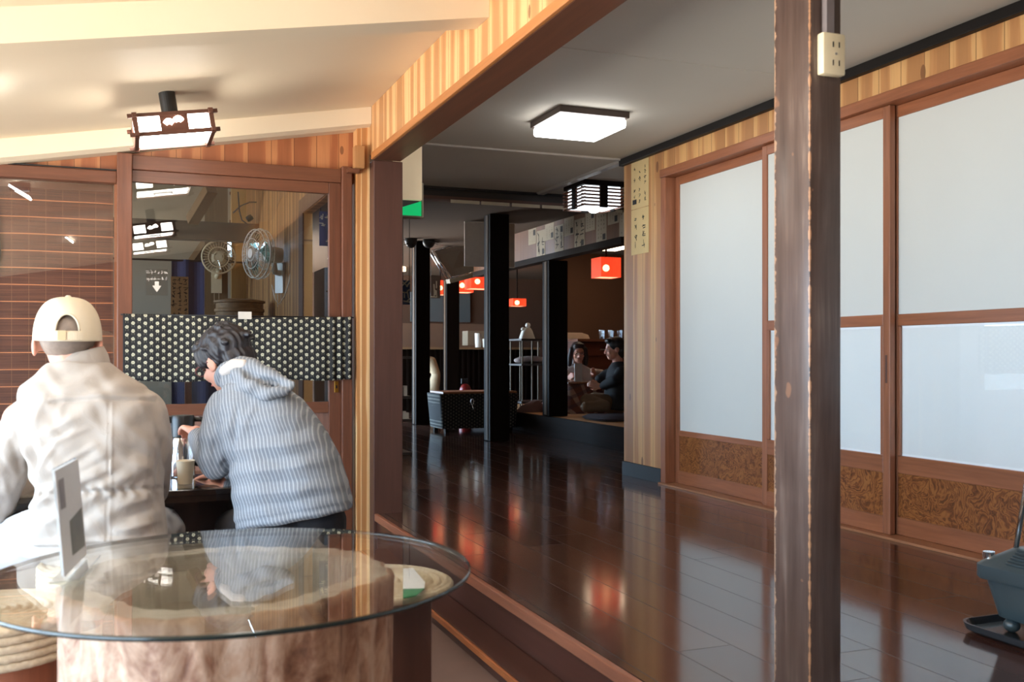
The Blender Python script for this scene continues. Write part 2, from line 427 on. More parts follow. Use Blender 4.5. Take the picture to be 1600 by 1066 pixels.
# backing beyond the sliding doors
st('wall_beyond', M['paper'], (XR + .16, YA - .05, ZP), (XR + .17, YB, DZ + .06))
# black cornice
st('trim_7', M['blacktrim'], (XR - .035, -1.7, ZC - .045), (XR - .0005, 5.69, ZC - .0005), bev=.004)

# four sliding doors
def sliding_door(n, y0, y1, xf, kind):
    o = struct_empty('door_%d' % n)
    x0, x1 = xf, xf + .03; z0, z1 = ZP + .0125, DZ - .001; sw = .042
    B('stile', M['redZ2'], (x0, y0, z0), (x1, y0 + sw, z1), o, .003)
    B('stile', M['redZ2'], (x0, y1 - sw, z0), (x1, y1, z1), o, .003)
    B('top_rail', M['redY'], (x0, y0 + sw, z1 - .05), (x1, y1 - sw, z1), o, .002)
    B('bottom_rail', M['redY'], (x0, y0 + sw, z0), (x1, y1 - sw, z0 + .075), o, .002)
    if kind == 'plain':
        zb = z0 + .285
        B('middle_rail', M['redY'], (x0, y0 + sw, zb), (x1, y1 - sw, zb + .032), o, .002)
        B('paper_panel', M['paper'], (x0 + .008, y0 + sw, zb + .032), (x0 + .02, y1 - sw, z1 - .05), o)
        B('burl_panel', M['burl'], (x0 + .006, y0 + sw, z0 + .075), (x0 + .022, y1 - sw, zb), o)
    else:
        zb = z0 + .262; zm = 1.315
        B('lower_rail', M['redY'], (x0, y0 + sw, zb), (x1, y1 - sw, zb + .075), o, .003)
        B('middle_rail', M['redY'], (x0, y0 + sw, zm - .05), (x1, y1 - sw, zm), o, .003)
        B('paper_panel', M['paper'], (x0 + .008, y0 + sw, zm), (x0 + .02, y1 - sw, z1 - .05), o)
        B('paper_panel', M['paper_skylit'], (x0 + .014, y0 + sw, zb + .075), (x0 + .022, y1 - sw, zm - .05), o)
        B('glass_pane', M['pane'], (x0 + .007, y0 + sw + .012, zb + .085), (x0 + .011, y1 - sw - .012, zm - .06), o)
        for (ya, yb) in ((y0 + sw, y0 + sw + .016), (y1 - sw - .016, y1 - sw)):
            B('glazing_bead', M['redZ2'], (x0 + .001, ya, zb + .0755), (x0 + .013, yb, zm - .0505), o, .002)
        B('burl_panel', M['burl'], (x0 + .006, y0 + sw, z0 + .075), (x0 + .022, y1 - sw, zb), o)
    for yy in ((y1 - .022),) if n == 3 else ((y0 + .021),) if n == 2 else ():
        B('finger_pull', M['darkZ'], (x0 - .0015, yy - .006, 1.02), (x0 + .004, yy + .006, 1.14), o, .001)
    return settle(o, (xf, (y0 + y1) / 2, z0))
sliding_door(1, 4.19 - .02, 5.13, XR + .055, 'plain')
sliding_door(2, 3.30, 4.205, XR + .012, 'half')
sliding_door(3, 2.435, 3.345, XR + .055, 'half')
sliding_door(4, 1.55, 2.455, XR + .012, 'half')
sliding_door(5, .66, 1.57, XR + .055, 'half')
sliding_door(6, YA, .68, XR + .012, 'half')

# inner ceiling ----------------------------------------------------
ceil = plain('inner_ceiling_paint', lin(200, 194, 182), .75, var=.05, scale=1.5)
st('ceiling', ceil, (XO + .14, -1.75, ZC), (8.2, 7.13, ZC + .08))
st('ceiling_far', plain('dark_far_ceiling', lin(92, 76, 64), .75, var=.15, scale=1.5), (XO + .14, 7.131, ZC), (8.2, 15.2, ZC + .08))  # darker brown than the ceiling before the cross beam
st('trim_8', plain('ceiling_joint', lin(196, 190, 182), .4), (XI + .001, 5.655, ZC - .012), (XR - .04, 5.68, ZC - .0005))
st('trim_9', plain('ceiling_joint_side', lin(170, 165, 160), .4), (XR - .03, 5.70, ZC - .02), (XR + .02, 7.08, ZC - .0005))
for k, (a, b) in enumerate((((XI, 3.7), (XR, 3.7)), ((XI, 1.85), (XR, 1.85)))):
    st('trim_%d' % (20 + k), ceil, (XI + .001, a[1] - .004, ZC - .002), (XR - .04, a[1] + .004, ZC + .0))
# wall above the opening (board lintel) on the entrance side
cw = MB(); cw.box((XO, -1.75, 2.133), (XO + .1365, 4.879, 2.75)); cw.build('wall_divider', M['cedarY'], kind='structure')
st('trim_10', M['trimY'], (XO - .012, -1.74, 2.099), (XO + .004, 4.72, 2.1325), bev=.003)
st('trim_11', M['darkY'], (XO + .0045, -1.74, 2.099), (XI, 4.7195, 2.1325), bev=.002)
# corner post and cedar-clad return beside it
p = B('corner_post', M['darkZ'], (XO + .002, 4.72, FZ), (XI + .012, 4.879, 2.0985), bev=.004)
tag(p, 'thick dark brown post on the floor edge beside the cedar boards', 'post')
cl = MB(); cl.box((1.055, 4.795, 0), (1.12, 4.879, 2.75)); cl.build('wall_corner', cedar('cedar_boards_strip', 'X', .034, base=lin(214, 150, 92), light=lin(240, 202, 146)), kind='structure')

# entrance ceiling, sloping, with wrapped beams -------------------
vinyl = plain('cream_ceiling_paper', lin(234, 218, 190), .6, var=.04, scale=2.2, bumps=.05)
SL = .177
def zc(x, h=2.367): return h - (XO - x) * SL
prof = [(-1.75, 2.367)]
for yb in (-.35, 1.35, 3.06):
    prof += [(yb, 2.367), (yb + .004, 2.266), (yb + .13, 2.266), (yb + .455, 2.367)]
prof += [(4.757, 2.367), (4.76, 2.285), (4.80, 2.272), (4.878, 2.272)]
m = MB(); L_, R_ = [], []
for (y, h) in prof:
    L_.append(m.b.verts.new((-2.4, y, zc(-2.4, h)))); R_.append(m.b.verts.new((XO - .0005, y, h)))
LT = [m.b.verts.new((-2.4, y, zc(-2.4, 2.5))) for y, h in (prof[0], prof[-1])]; RT = [m.b.verts.new((XO - .0005, y, 2.5)) for y, h in (prof[0], prof[-1])]
for i in range(len(prof) - 1): m.b.faces.new((L_[i], R_[i], R_[i+1], L_[i+1]))
m.b.faces.new((LT[0], RT[0], RT[1], LT[1])); m.b.faces.new([LT[0]] + L_ + [LT[1]]); m.b.faces.new([RT[0]] + R_ + [RT[1]])
m.b.faces.new((L_[0], R_[0], RT[0], LT[0])); m.b.faces.new((L_[-1], R_[-1], RT[1], LT[1]))
m.build('ceiling_entrance', vinyl, kind='structure')

# entrance outer walls with the windows daylight comes through -----
brownw = plain('old_brown_boards', lin(92, 66, 48), .7, var=.15, scale=3)
def wall_hole(name, mat, axis, pos, th, a0, a1, z0, z1, holes):
    """wall slab with rectangular holes; axis = direction it runs"""
    m = MB(); cuts = sorted({a0, a1} | {h[0] for h in holes} | {h[1] for h in holes})
    for c0, c1 in zip(cuts, cuts[1:]):
        zs = sorted([(h[2], h[3]) for h in holes if h[0] <= c0 + 1e-6 and h[1] >= c1 - 1e-6]); z = z0
        for (h0, h1) in zs + [(z1, z1)]:
            if h0 > z + 1e-4:
                if axis == 'Y': m.box((pos, c0, z), (pos + th, c1, h0))
                else: m.box((c0, pos, z), (c1, pos + th, h0))
            z = max(z, h1)
    return m.build(name, mat, kind='structure')
wall_hole('wall_left', brownw, 'Y', -2.4, .1, -1.75, 4.88, 0, 2.3, [(-1.5, 4.3, .22, 1.72)])
wall_hole('wall_behind', brownw, 'X', -1.75, .1, -2.3, 8.2, 0, 2.75, [])
def window(n, axis, pos, a0, a1, z0, z1, nx):
    o = struct_empty('window_%d' % n)
    def bb(name, mat, p0, p1, q0, q1, d0=.02, d1=.07):
        if axis == 'Y': return B(name, mat, (pos + d0, p0, q0), (pos + d1, p1, q1), o)
        return B(name, mat, (p0, pos + d0, q0), (p1, pos + d1, q1), o)
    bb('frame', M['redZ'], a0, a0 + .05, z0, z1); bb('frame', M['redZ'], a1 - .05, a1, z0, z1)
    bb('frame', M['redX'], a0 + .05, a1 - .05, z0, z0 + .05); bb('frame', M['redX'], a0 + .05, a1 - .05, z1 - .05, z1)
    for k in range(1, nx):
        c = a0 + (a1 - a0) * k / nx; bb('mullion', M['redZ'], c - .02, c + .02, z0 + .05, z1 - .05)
    return settle(o, (pos, (a0 + a1) / 2, z0) if axis == 'Y' else ((a0 + a1) / 2, pos, z0))
window(1, 'Y', -2.4, -1.5, 4.3, .22, 1.72, 6)

# wall between entrance and kitchen (Y = YW) ------------------------
DX0, DX1, DT = -.047, 1.04, 2.065
wall_hole('wall_back', M['cedarX'], 'X', YW, .08, -2.4, 1.12, 0, 2.45, [(-2.2, -.06, .62, 1.95), (DX0, 1.055, 0, 2.0)])
# door leaf in its frame
d = struct_empty('door_7')
y0, y1 = YW - .05, YW - .005
zt0 = DT - .012
B('frame_post', M['redZ'], (DX0, y0 - .02, FZ), (.018, y1, DT), d, .004)
B('frame_post', M['redZ'], (.985, y0 - .02, FZ), (1.035, y1, DT + .01), d, .004)
B('header', M['redX'], (.0185, y0, 1.995), (.9845, y1, DT - .003), d, .003)
B('door_stile', M['redZ'], (.925, y0 + .012, FZ + .01), (.9845, y1 - .002, 1.9945), d, .003)
B('top_rail', M['redX'], (.0185, y0 + .012, 1.94), (.9245, y1 - .002, 1.9945), d, .002)
B('bottom_rail', M['redX'], (.0185, y0 + .012, .855), (.9245, y1 - .002, .91), d, .002)
B('lower_panel', wood('weathered_panel', lin(128, 92, 78), 'Z', .3, .6), (.0185, y0 + .022, FZ + .10), (.9245, y1 - .01, .8545), d)
B('kick_rail', M['redX'], (.0185, y0 + .012, FZ + .01), (.9245, y1 - .002, FZ + .0995), d, .002)
B('glass_pane', M['pane'], (.0185, y0 + .026, .9105), (.9245, y0 + .03, 1.9395), d)
lk = B('latch', plain('brass', lin(190, 140, 60), .3, metal=1), (.952, y0 + .004, .955), (.972, y0 + .0125, 1.01), d, .001)
B('latch_knob', M['black'], (.9585, y0 + .001, .975), (.9655, y0 + .004, .99), lk)
settle(d, (.5, y0, 0))
# glazed panel left of the door
w = struct_empty('window_2')
B('frame', M['redX'], (-2.2, YW - .03, 1.93), (DX0 - .001, YW + .05, 1.985), w, .003)
B('frame', M['redX'], (-2.2, YW - .03, .56), (DX0 - .001, YW + .05, .62), w, .003)
B('frame', M['redZ'], (-2.2, YW - .03, .6205), (-2.15, YW + .05, 1.9295), w, .003)
B('mullion', M['blackZ'], (-.735, YW - .01, .6205), (-.72, YW + .006, 1.9295), w)
B('glass_pane', M['pane'], (-2.149, YW - .006, .6205), (-.7355, YW - .002, 1.9295), w)
B('glass_pane', M['pane'], (-.7195, YW - .006, .6205), (DX0 - .002, YW - .002, 1.9295), w)
B('cable', M['black'], (-2.19, YW - .034, 1.986), (DX0 - .001, YW - .028, 1.992), w)
settle(w, (-1.1, YW, .56))
# bamboo blind behind that glass
t = NT('bamboo_blind'); p, x, y, z = t.pos()
fr = t.math('FRACT', t.math('MULTIPLY', z, 1 / .0046)); ln = t.math('LESS_THAN', fr, .3)
z2 = t.math('ADD', z, t.math('MULTIPLY', t.noise(t.comb(x, 0, t.math('MULTIPLY', z, .5)), 3, 2), .012))
bd = t.math('LESS_THAN', t.math('FRACT', t.math('MULTIPLY', z2, 1 / .077)), .055)
th = t.math('LESS_THAN', t.math('FRACT', t.math('MULTIPLY', x, 1 / .07)), .03)
n = t.noise(t.comb(t.math('MULTIPLY', x, .3), y, t.math('MULTIPLY', z, 12)), 12, 3)
c = t.ramp(n, [(.3, lin(74, 38, 22)), (.7, lin(116, 64, 40))])
c = t.mix(t.math('MULTIPLY', ln, .6), c, lin(44, 24, 14)); c = t.mix(bd, c, lin(196, 122, 78)); c = t.mix(t.math('MULTIPLY', th, .5), c, lin(150, 104, 70))
t.col(c); t.rough(.55); t.bump(fr, .3, .002); BAMB = t.m
e = empty('bamboo_blind', None, 'brown slatted bamboo blind hanging behind the glass left of the door', 'blind')
B('slats', BAMB, (-2.14, YW + .055, .66), (-.064, YW + .061, 1.90), e)
B('head_rail', M['redX'], (-2.14, YW + .05, 1.90), (-.064, YW + .07, 1.93), e)
cd = MB(); cd.tube([(-.55, YW + .048, 1.90), (-.545, YW + .045, 1.72), (-.535, YW + .045, 1.60), (-.55, YW + .047, 1.45), (-.552, YW + .047, 1.1)], .006)
cd.build('pull_cord', M['black'], e); settle(e, (-1.1, YW + .06, .66))
#LIGHTS
# ================================================================== LAMPS
GLOW = emit('lamp_diffuser_white', (1, .95, .87), 30.0)
wal = wood('lantern_walnut', lin(92, 56, 42), 'X', .25, .4)
def lantern(cx, cy, cz, label, group):
    e = empty('ceiling_lantern', None, label, 'ceiling lamp', group)
    a = .142; hb, ht = cz - .036, cz + .036
    m = MB(); m.box((cx - a + .012, cy - a + .012, hb + .002), (cx + a - .012, cy + a - .012, ht - .004)); m.build('diffuser', GLOW, e)
    fr = MB()
    for s in (-1, 1):
        for zz in (hb, ht):
            fr.box((cx - a - .026, cy + s*a - .008, zz - .007), (cx + a + .026, cy + s*a + .008, zz + .007))
            fr.box((cx + s*a - .008, cy - a - .026, zz - .009), (cx + s*a + .008, cy + a + .026, zz + .005))
        for q in (-1, 1): fr.box((cx + s*(a) - .009, cy + q*a - .009, hb - .012), (cx + s*a + .009, cy + q*a + .009, ht + .012))
    fr.box((cx - a, cy - a, ht - .003), (cx + a, cy + a, ht + .004))
    fr.build('frame', wal, e)
    for s, ax in ((-1, 0), (1, 0), (-1, 1), (1, 1)):      # dark centre panel of each side with two lit fan shapes
        sid = MB()
        if ax == 0: sid.box((cx - .052, cy + s*a - .002, hb + .005), (cx + .052, cy + s*a + .002, ht - .005))
        else: sid.box((cx + s*a - .002, cy - .052, hb + .005), (cx + s*a + .002, cy + .052, ht - .005))
        pn = sid.build('panel', wal, e)
        for ox in (-.020, .016):
                fan = MB(); pts = []
                for k in range(7):
                    t_ = math.radians(35 + 110 * k / 6); pts.append((ox + .026 * math.cos(t_), -.018 + .036 * math.sin(t_)))
                for k in range(5):
                    t_ = math.radians(145 - 110 * k / 4); pts.append((ox + .010 * math.cos(t_), -.016 + .012 * math.sin(t_)))
                if ax == 0: fan.poly([(cx + q, cy + s*(a + .003), cz + r + (.008 if ox > 0 else 0)) for q, r in pts], (0, s*.001, 0))
                else: fan.poly([(cx + s*(a + .003), cy + q, cz + r + (.008 if ox > 0 else 0)) for q, r in pts], (s*.001, 0, 0))
                fan.build('fan_motif', GLOW, pn)
    hb2 = MB(); hb2.box((cx - .045, cy - .008, hb - .006), (cx + .045, cy + .008, hb + .0015)); hb2.box((cx - .05, cy - .012, hb - .012), (cx - .042, cy + .012, hb + .0015)); hb2.box((cx + .042, cy - .012, hb - .012), (cx + .05, cy + .012, hb + .0015))
    hb2.build('bottom_clip', M['steel'], e)
    m = MB(); top = zc(cx); m.cyl((cx, cy, ht + .003), .032, max(top - ht + .004, .03), 24); m.build('stem', M['black'], e)
    tilt = Matrix.Translation((cx, cy, cz)) @ Matrix.Rotation(-math.radians(9), 4, 'Y') @ Matrix.Translation((-cx, -cy, -cz))
    for c_ in list(e.children) + [g_ for c_ in e.children for g_ in c_.children]: c_.data.transform(tilt)
    return settle(e, (cx, cy, top - .005))
lantern(.168, 4.17, 2.045, 'square wooden ceiling lantern with glowing white panels and two fan shapes', 'row of entrance lanterns')
lantern(.168, 2.15, 2.045, 'square wooden ceiling lantern whose mirror image shows in the door glass, middle of its row', 'row of entrance lanterns')
lantern(.168, .96, 2.045, 'square wooden ceiling lantern whose small mirror image shows lowest in the door glass', 'row of entrance lanterns')

def spot(cx, cy, label):
    e = empty('spot_lamp', None, label, 'ceiling lamp', 'small entrance spot lamps'); z = zc(cx)
    B('housing', M['black'], (cx - .05, cy - .02, z - .05), (cx + .05, cy + .02, z - .004), e, .003)
    m = MB(); m.obox((cx, cy, z - .058), (.05, 0, -.03), (0, .06, 0), (.002, 0, .005)); m.build('led_plate', emit('spot_led', (.95, .97, 1), 22), e)
    return settle(e, (cx, cy, z))
spot(-.54, 3.88, 'small bright lamp whose slanted reflection is uppermost on the left glass')
spot(-.44, 1.56, 'small bright lamp whose slanted reflection is lower on the left glass')
def led(cx, cy, a, b, z, label):
    e = empty('ceiling_light', None, label, 'ceiling lamp')
    B('housing', plain('lamp_bezel', lin(70, 56, 50), .4), (cx - a, cy - b, z - .035), (cx + a, cy + b, z - .0005), e, .004)
    m = MB(); m.box((cx - a + .012, cy - b + .012, z - .085), (cx + a - .012, cy + b - .012, z - .0355), .012)
    m.build('diffuser', emit('led_diffuser', (1, .99, .97), 9), e, 'auto')
    return settle(e, (cx, cy, z - .0005))
q = [onZ(871, 164, ZC), onZ(975, 174, ZC), onZ(824, 187, ZC)]
print('LED', q)
qx = (q[0].x + q[1].x) / 2; 
led((q[0].x + q[1].x) / 2 + .02, (q[0].y + q[1].y) / 2 + .19, .2, .2, ZC, 'square white panel lamp with dark rim on the flat ceiling')

# slatted lamp hanging near the cross beam
e = empty('slatted_lamp', None, 'wooden slatted ceiling lamp with bright bulb, behind the right cedar wall corner', 'ceiling lamp')
c0 = S(928, 292, 7.3); cx, cy = c0.x, c0.y
m = MB()
for k in range(6):
    z = 2.352 - k * .025
    for s in (-1, 1):
        m.box((cx - .18, cy + s*.16 - .006, z), (cx + .18, cy + s*.16 + .006, z + .012)); m.box((cx + s*.16 - .006, cy - .18, z), (cx + s*.16 + .006, cy + .18, z + .012))
m.build('slats', M['redX'], e)
m = MB()
for s in (-1, 1):
    m.box((cx - .03, cy + s*.16 - .009, 2.22), (cx + .03, cy + s*.16 + .009, 2.378)); m.box((cx + s*.16 - .009, cy - .03, 2.22), (cx + s*.16 + .009, cy + .03, 2.378))
m.box((cx - .17, cy - .17, 2.378), (cx + .17, cy + .17, ZC - .001)); m.build('frame', M['blackZ'], e)
m = MB(); m.box((cx - .145, cy - .145, 2.235), (cx + .145, cy + .145, 2.377)); m.build('diffuser', emit('cool_diffuser', (.86, .94, 1), 2.2), e)
m = MB(); m.ell((cx, cy, 2.228), .045, .045, .03); m.build('bulb', emit('cool_bulb', (.8, .92, 1), 30), e, True)
settle(e, (cx, cy, ZC))

# ================================================================== NEAR POST AND OUTLET
c0 = S(1265, 555, 2.14); px, py = c0.x, c0.y
t = NT('weathered_post'); p, x, y, z = t.pos()
gv = t.comb(x, y, t.math('MULTIPLY', z, .06)); g = t.noise(gv, 55, 4, .6, .4); g2 = t.noise(p, 5, 3)
c = t.ramp(t.math('MULTIPLY_ADD', g, .6, t.math('MULTIPLY', g2, .4)), [(.3, lin(62, 46, 40)), (.55, lin(92, 74, 66)), (.8, lin(140, 122, 110))])
# wear on the arris and on the entrance-side face
ed = t.math('ADD', t.math('SUBTRACT', x, px), t.math('SUBTRACT', y, py))
we = t.math('LESS_THAN', t.math('ADD', ed, t.math('MULTIPLY_ADD', t.noise(t.comb(0, 0, z), 24, 5, .7), .014, -.007)), .0035)
c = t.mix(t.math('MULTIPLY', we, .7), c, lin(206, 150, 108))
we2 = t.math('GREATER_THAN', t.math('ADD', t.math('SUBTRACT', y, py), t.math('MULTIPLY_ADD', t.noise(t.comb(0, 3, z), 30, 5, .7), .05, -.025)), .1215)
c = t.mix(t.math('MULTIPLY', we2, .55), c, lin(214, 172, 138))
sc = t.math('GREATER_THAN', t.noise(t.comb(x, y, t.math('MULTIPLY', z, .8)), 7, 3, .6), .70)
c = t.mix(t.math('MULTIPLY', sc, .5), c, lin(156, 112, 84))
t.col(c); t.rough(.3); t.bump(g, .12, .003); WP = t.m
m = MB(); m.box((px, py, ZP + .0005), (px + .0855, py + .128, ZC - .0005), .004)
nearpost = tag(m.build('near_post', WP, smooth='auto'), 'tall weathered dark post in front of the sliding doors, with power outlet near its top', 'post')
e = empty('power_outlet', None, 'cream double power outlet mounted high on the nearest dark post', 'outlet')
ox0, oz1, oz0 = px + .018, onY(1300, 57, py).z, onY(1300, 122, py).z
m = MB(); m.box((ox0, py - .024, oz0), (ox0 + .060, py - .0005, oz1), .005); m.build('box', M['cream'], e, 'auto')
for k, zz in enumerate((oz1 - .026, oz0 + .026)):
    m = MB()
    for s in (-1, 1): m.box((ox0 + .034 + s*.008 - .0015, py - .0245, zz - .006), (ox0 + .034 + s*.008 + .0015, py - .0238, zz + .006))
    m.build('socket', M['black'], e)
m = MB(); m.cyl((ox0 + .034, py - .0235, (oz0 + oz1)/2), .003, .001, 12, ax=(0, -1, 0)); m.build('screw', M['steel'], e)
m = MB(); m.box((ox0 + .012, py - .02, oz1 + .0005), (ox0 + .032, py - .004, ZC - .001)); m.build('cable_cover', plain('grey_conduit', lin(120, 110, 108), .5), e)
settle(e, (ox0 + .03, py, oz0))

# ================================================================== INNER ROOMS
BX = M['blackX']
st('trim_12', BX, (XI + .001, 7.08, ZC - .075), (8.2, 7.18, ZC - .0005))
st('trim_13', wood('brown_batten', lin(86, 56, 44), 'X', .2), (XI + .001, 7.06, ZC - .10), (8.2, 7.18, ZC - .0752))
cb = MB(); cb.tube([(XI + .01, 7.065, ZC - .02), (2.0, 7.06, ZC - .03), (3.0, 7.065, ZC - .018), (4.5, 7.065, ZC - .03)], .008)
tag(cb.build('black_cable', M['black']), 'thin black cable running along the cross beam under the flat ceiling', 'cable')
strip_l = ['first pale paper strip from the left under the cross beam', 'second pale paper strip from the left under the cross beam', 'third pale paper strip from the left under the cross beam', 'fourth pale paper strip from the left under the cross beam', 'pale paper strip under the cross beam next to the right cedar wall']
pst = plain('pale_strip', lin(196, 184, 160), .7)
for (a, b_), lb in zip(((704, 749), (752, 796), (800, 843), (847, 889), (943, 972)), strip_l):
    A, Bp = onY(a, 315, 7.05), onY(b_, 315, 7.05)
    tag(B('paper_strip', pst, (A.x, 7.045, 2.29), (Bp.x, 7.052, 2.3145)), lb, 'paper strip', 'paper strips under the cross beam')

# wall beyond the doors, tatami alcove walls
dk = plain('brown_plaster', lin(106, 74, 54), .8, var=.12, scale=2)
st('wall_return', dk, (XR + .16, 5.58, ZP), (8.2, 5.68, ZC))
st('wall_far', plain('brown_boards', lin(92, 66, 52), .7, var=.15, scale=3), (1.2, 15.2, 0), (8.3, 15.3, ZC + .3))
st('wall_side', dk, (8.2, -1.75, 0), (8.3, 15.3, ZC + .3))
st('wall_alcove', dk, (4.9, 11.1, ZP), (8.2, 11.2, ZC))
LX = 3.79
st('wall_lintel', wood('lintel_boards', lin(120, 84, 62), 'Z', .3, .5, 14), (LX, 7.181, 2.118), (LX + .09, 10.9, ZC - .0005))
st('trim_14', M['blackY'], (LX - .01, 7.181, 2.06), (LX + .1, 10.9, 2.1175))
st('floor_tatami', plain('tatami', lin(196, 142, 92), .7, var=.08, scale=60), (LX + .02, 5.7, ZP + .001), (8.19, 11.09, .542))
st('trim_15', M['blackY'], (LX - .02, 5.7, ZP + .001), (LX + .0195, 11.0, .545))

def post(name, u, v, d, wx, wy, z0, z1, label, mat='blackZ', grp='soot-dark posts in the inner room'):
    c = S(u, 555, d)
    e = empty(name, None, label, 'post', grp)
    B('shaft', M[mat], (c.x, c.y, z0), (c.x + wx, c.y + wy, z1), e, .008)
    B('edge_strip', plain('old_edge_wood', lin(84, 66, 50), .7, spec=.2), (c.x - .006, c.y + wy*.3, z0 + .01), (c.x - .0003, c.y + wy*.62, z1 - .01), e)
    return settle(e, (c.x + wx/2, c.y + wy/2, z0))
post('inner_post', 766, 0, 8.8, .185, .17, ZP + .0005, ZC - .001, 'dark post rising to the cross beam in front of the dotted box')
post('inner_post', 650, 0, 10.9, .165, .17, ZP + .0005, ZC - .001, 'dark post just right of the green sign')
post('inner_post', 698, 0, 12.4, .17, .15, ZP + .0005, 2.1, 'farthest dark post, left of the red lampshades, behind the dotted box')
pD = S(858, 555, 9.46)
e = empty('alcove_post', None, 'dark post at the tatami edge left of the seated women with glasses', 'post', None)
e['label'] = 'dark post at the tatami edge, left of the seated woman in white'
B('shaft', M['blackZ'], (pD.x, pD.y, .546), (pD.x + .2, pD.y + .17, 2.059), e, .008)
B('edge_strip', plain('old_edge_wood2', lin(84, 66, 50), .7, spec=.2), (pD.x - .006, pD.y + .05, .56), (pD.x - .0003, pD.y + .11, 2.05), e); settle(e, (pD.x + .1, pD.y + .08, .546))

def scribble(name, o, ax, ay, w, h, nrm, cols, rows, parent, mat, size=.8, seed=1):
    """columns of brush-written characters, as on the sheet"""
    R = random.Random(seed); m = MB(); ax, ay, nrm, o = Vector(ax), Vector(ay), Vector(nrm), Vector(o)
    cw_, ch = w / cols, h / rows
    for i in range(cols):
        for j in range(rows):
            if R.random() < .12: continue
            cx_, cy_ = (i + .5) * cw_, (j + .5) * ch; s_ = min(cw_, ch) * size * .5
            for k in range(R.randint(2, 4)):
                ang = R.choice((0, 0, math.pi/2, math.pi/2, .8, -.8)) + R.uniform(-.15, .15); L_ = s_ * R.uniform(.5, 1); t_ = s_ * R.uniform(.09, .16)
                dx_, dy_ = R.uniform(-.5, .5) * s_, R.uniform(-.6, .6) * s_
                c_ = o + ax * (cx_ + dx_) + ay * (cy_ + dy_) + nrm * .0006
                u_ = ax * math.cos(ang) + ay * math.sin(ang); v_ = nrm.cross(u_)
                m.obox(c_, u_ * L_, v_ * t_, nrm * .0003)
    return m.build(name, mat, parent)
INK = plain('ink', (.02, .018, .02), .7); OLDP = plain('aged_paper', lin(222, 196, 142), .8, var=.08, scale=12)
GREYP = plain('white_notice_paper', lin(178, 166, 146), .8, var=.06, scale=12)

def hang(e, x0, x1, y, z, top=ZC):
    m = MB()
    for x in (x0, x1): m.tube([(x, y, z - .004), (x, y, top - .001)], .003, 5)
    m.build('hanging_cord', M['black'], e)
# the two sheets on the cedar wall
for (v0, v1, lb, cols, rows, seed) in ((250, 325, 'upper yellowed sheet with brush writing pinned on the cedar wall', 3, 7, 3), (326, 397, 'lower yellowed sheet with faint writing pinned on the cedar wall', 2, 4, 9)):
    a, b_ = onX(987, v0, XR), onX(1014, v0, XR); zt = onX(1000, v0, XR).z; zb = onX(1000, v1, XR).z
    e = B('wall_sheet', OLDP, (XR - .003, b_.y, zb), (XR - .0008, a.y, zt)); tag(e, lb, 'paper', 'sheets pinned on the cedar wall')
    scribble('brush_writing', (XR - .003, b_.y + .01, zb + .03), (0, 1, 0), (0, 0, 1), abs(a.y - b_.y) - .02, zt - zb - .06, (-1, 0, 0), cols, rows, e, INK, .7, seed)
    if seed == 3: B('red_stamp', INK, (XR - .0042, a.y - .07, zb + .03), (XR - .0031, a.y - .02, zb + .06), e).name = 'black_stamp'
# notices along the lintel
NOT = [(826,838,343,382),(839,852,360,400),(852,866,335,375),(867,881,352,393),(882,897,325,368),(898,914,342,387),(915,930,319,361),(932,948,331,378),(950,967,326,350),(968,985,327,369)]
words = ['first', 'second', 'third', 'fourth', 'fifth', 'sixth', 'seventh', 'eighth', 'ninth', 'tenth']
for i, (u0, u1, v0, v1) in enumerate(NOT):
    a, b_ = onX(u0, v0, LX), onX(u1, v0, LX); um = (u0 + u1)/2; zt, zb = min(onX(um, v0, LX).z, 2.41), onX(um, v1, LX).z
    e = B('notice', GREYP, (LX - .003, b_.y, zb), (LX - .0008, a.y, zt))
    tag(e, '%s pale notice from the left on the board lintel above the tatami alcove' % words[i], 'notice', 'notices on the lintel')
    if i in (1, 3, 5): scribble('drawing', (LX - .003, b_.y, zb + .02), (0, 1, 0), (0, 0, 1), a.y - b_.y, zt - zb - .04, (-1, 0, 0), 2, 3, e, INK, 1.0, i)
    else: scribble('writing', (LX - .003, b_.y + .02, zb + .02), (0, 1, 0), (0, 0, 1), a.y - b_.y - .04, zt - zb - .04, (-1, 0, 0), 3, 6, e, INK, .55, i)
    q = B('photo_inset', INK, (LX - .0045, b_.y + .02, zb + .015 if i % 3 else zt - .07), (LX - .0031, b_.y + .07, zb + .065 if i % 3 else zt - .015), e)
a, b_ = onX(817, 385, LX), onX(826, 385, LX)
m = MB(); n_ = 8
for k in range(n_): m.beam((LX - .012 - .006*(k % 2), a.y - (a.y - b_.y)*k/n_, 2.10), (LX - .012 - .006*(k % 2), a.y - (a.y - b_.y)*k/n_, 2.32), .02, .004)
tag(m.build('foil_streamer', M['steel']), 'shiny crinkled plastic sleeve left of the notices on the lintel', 'plastic sleeve')

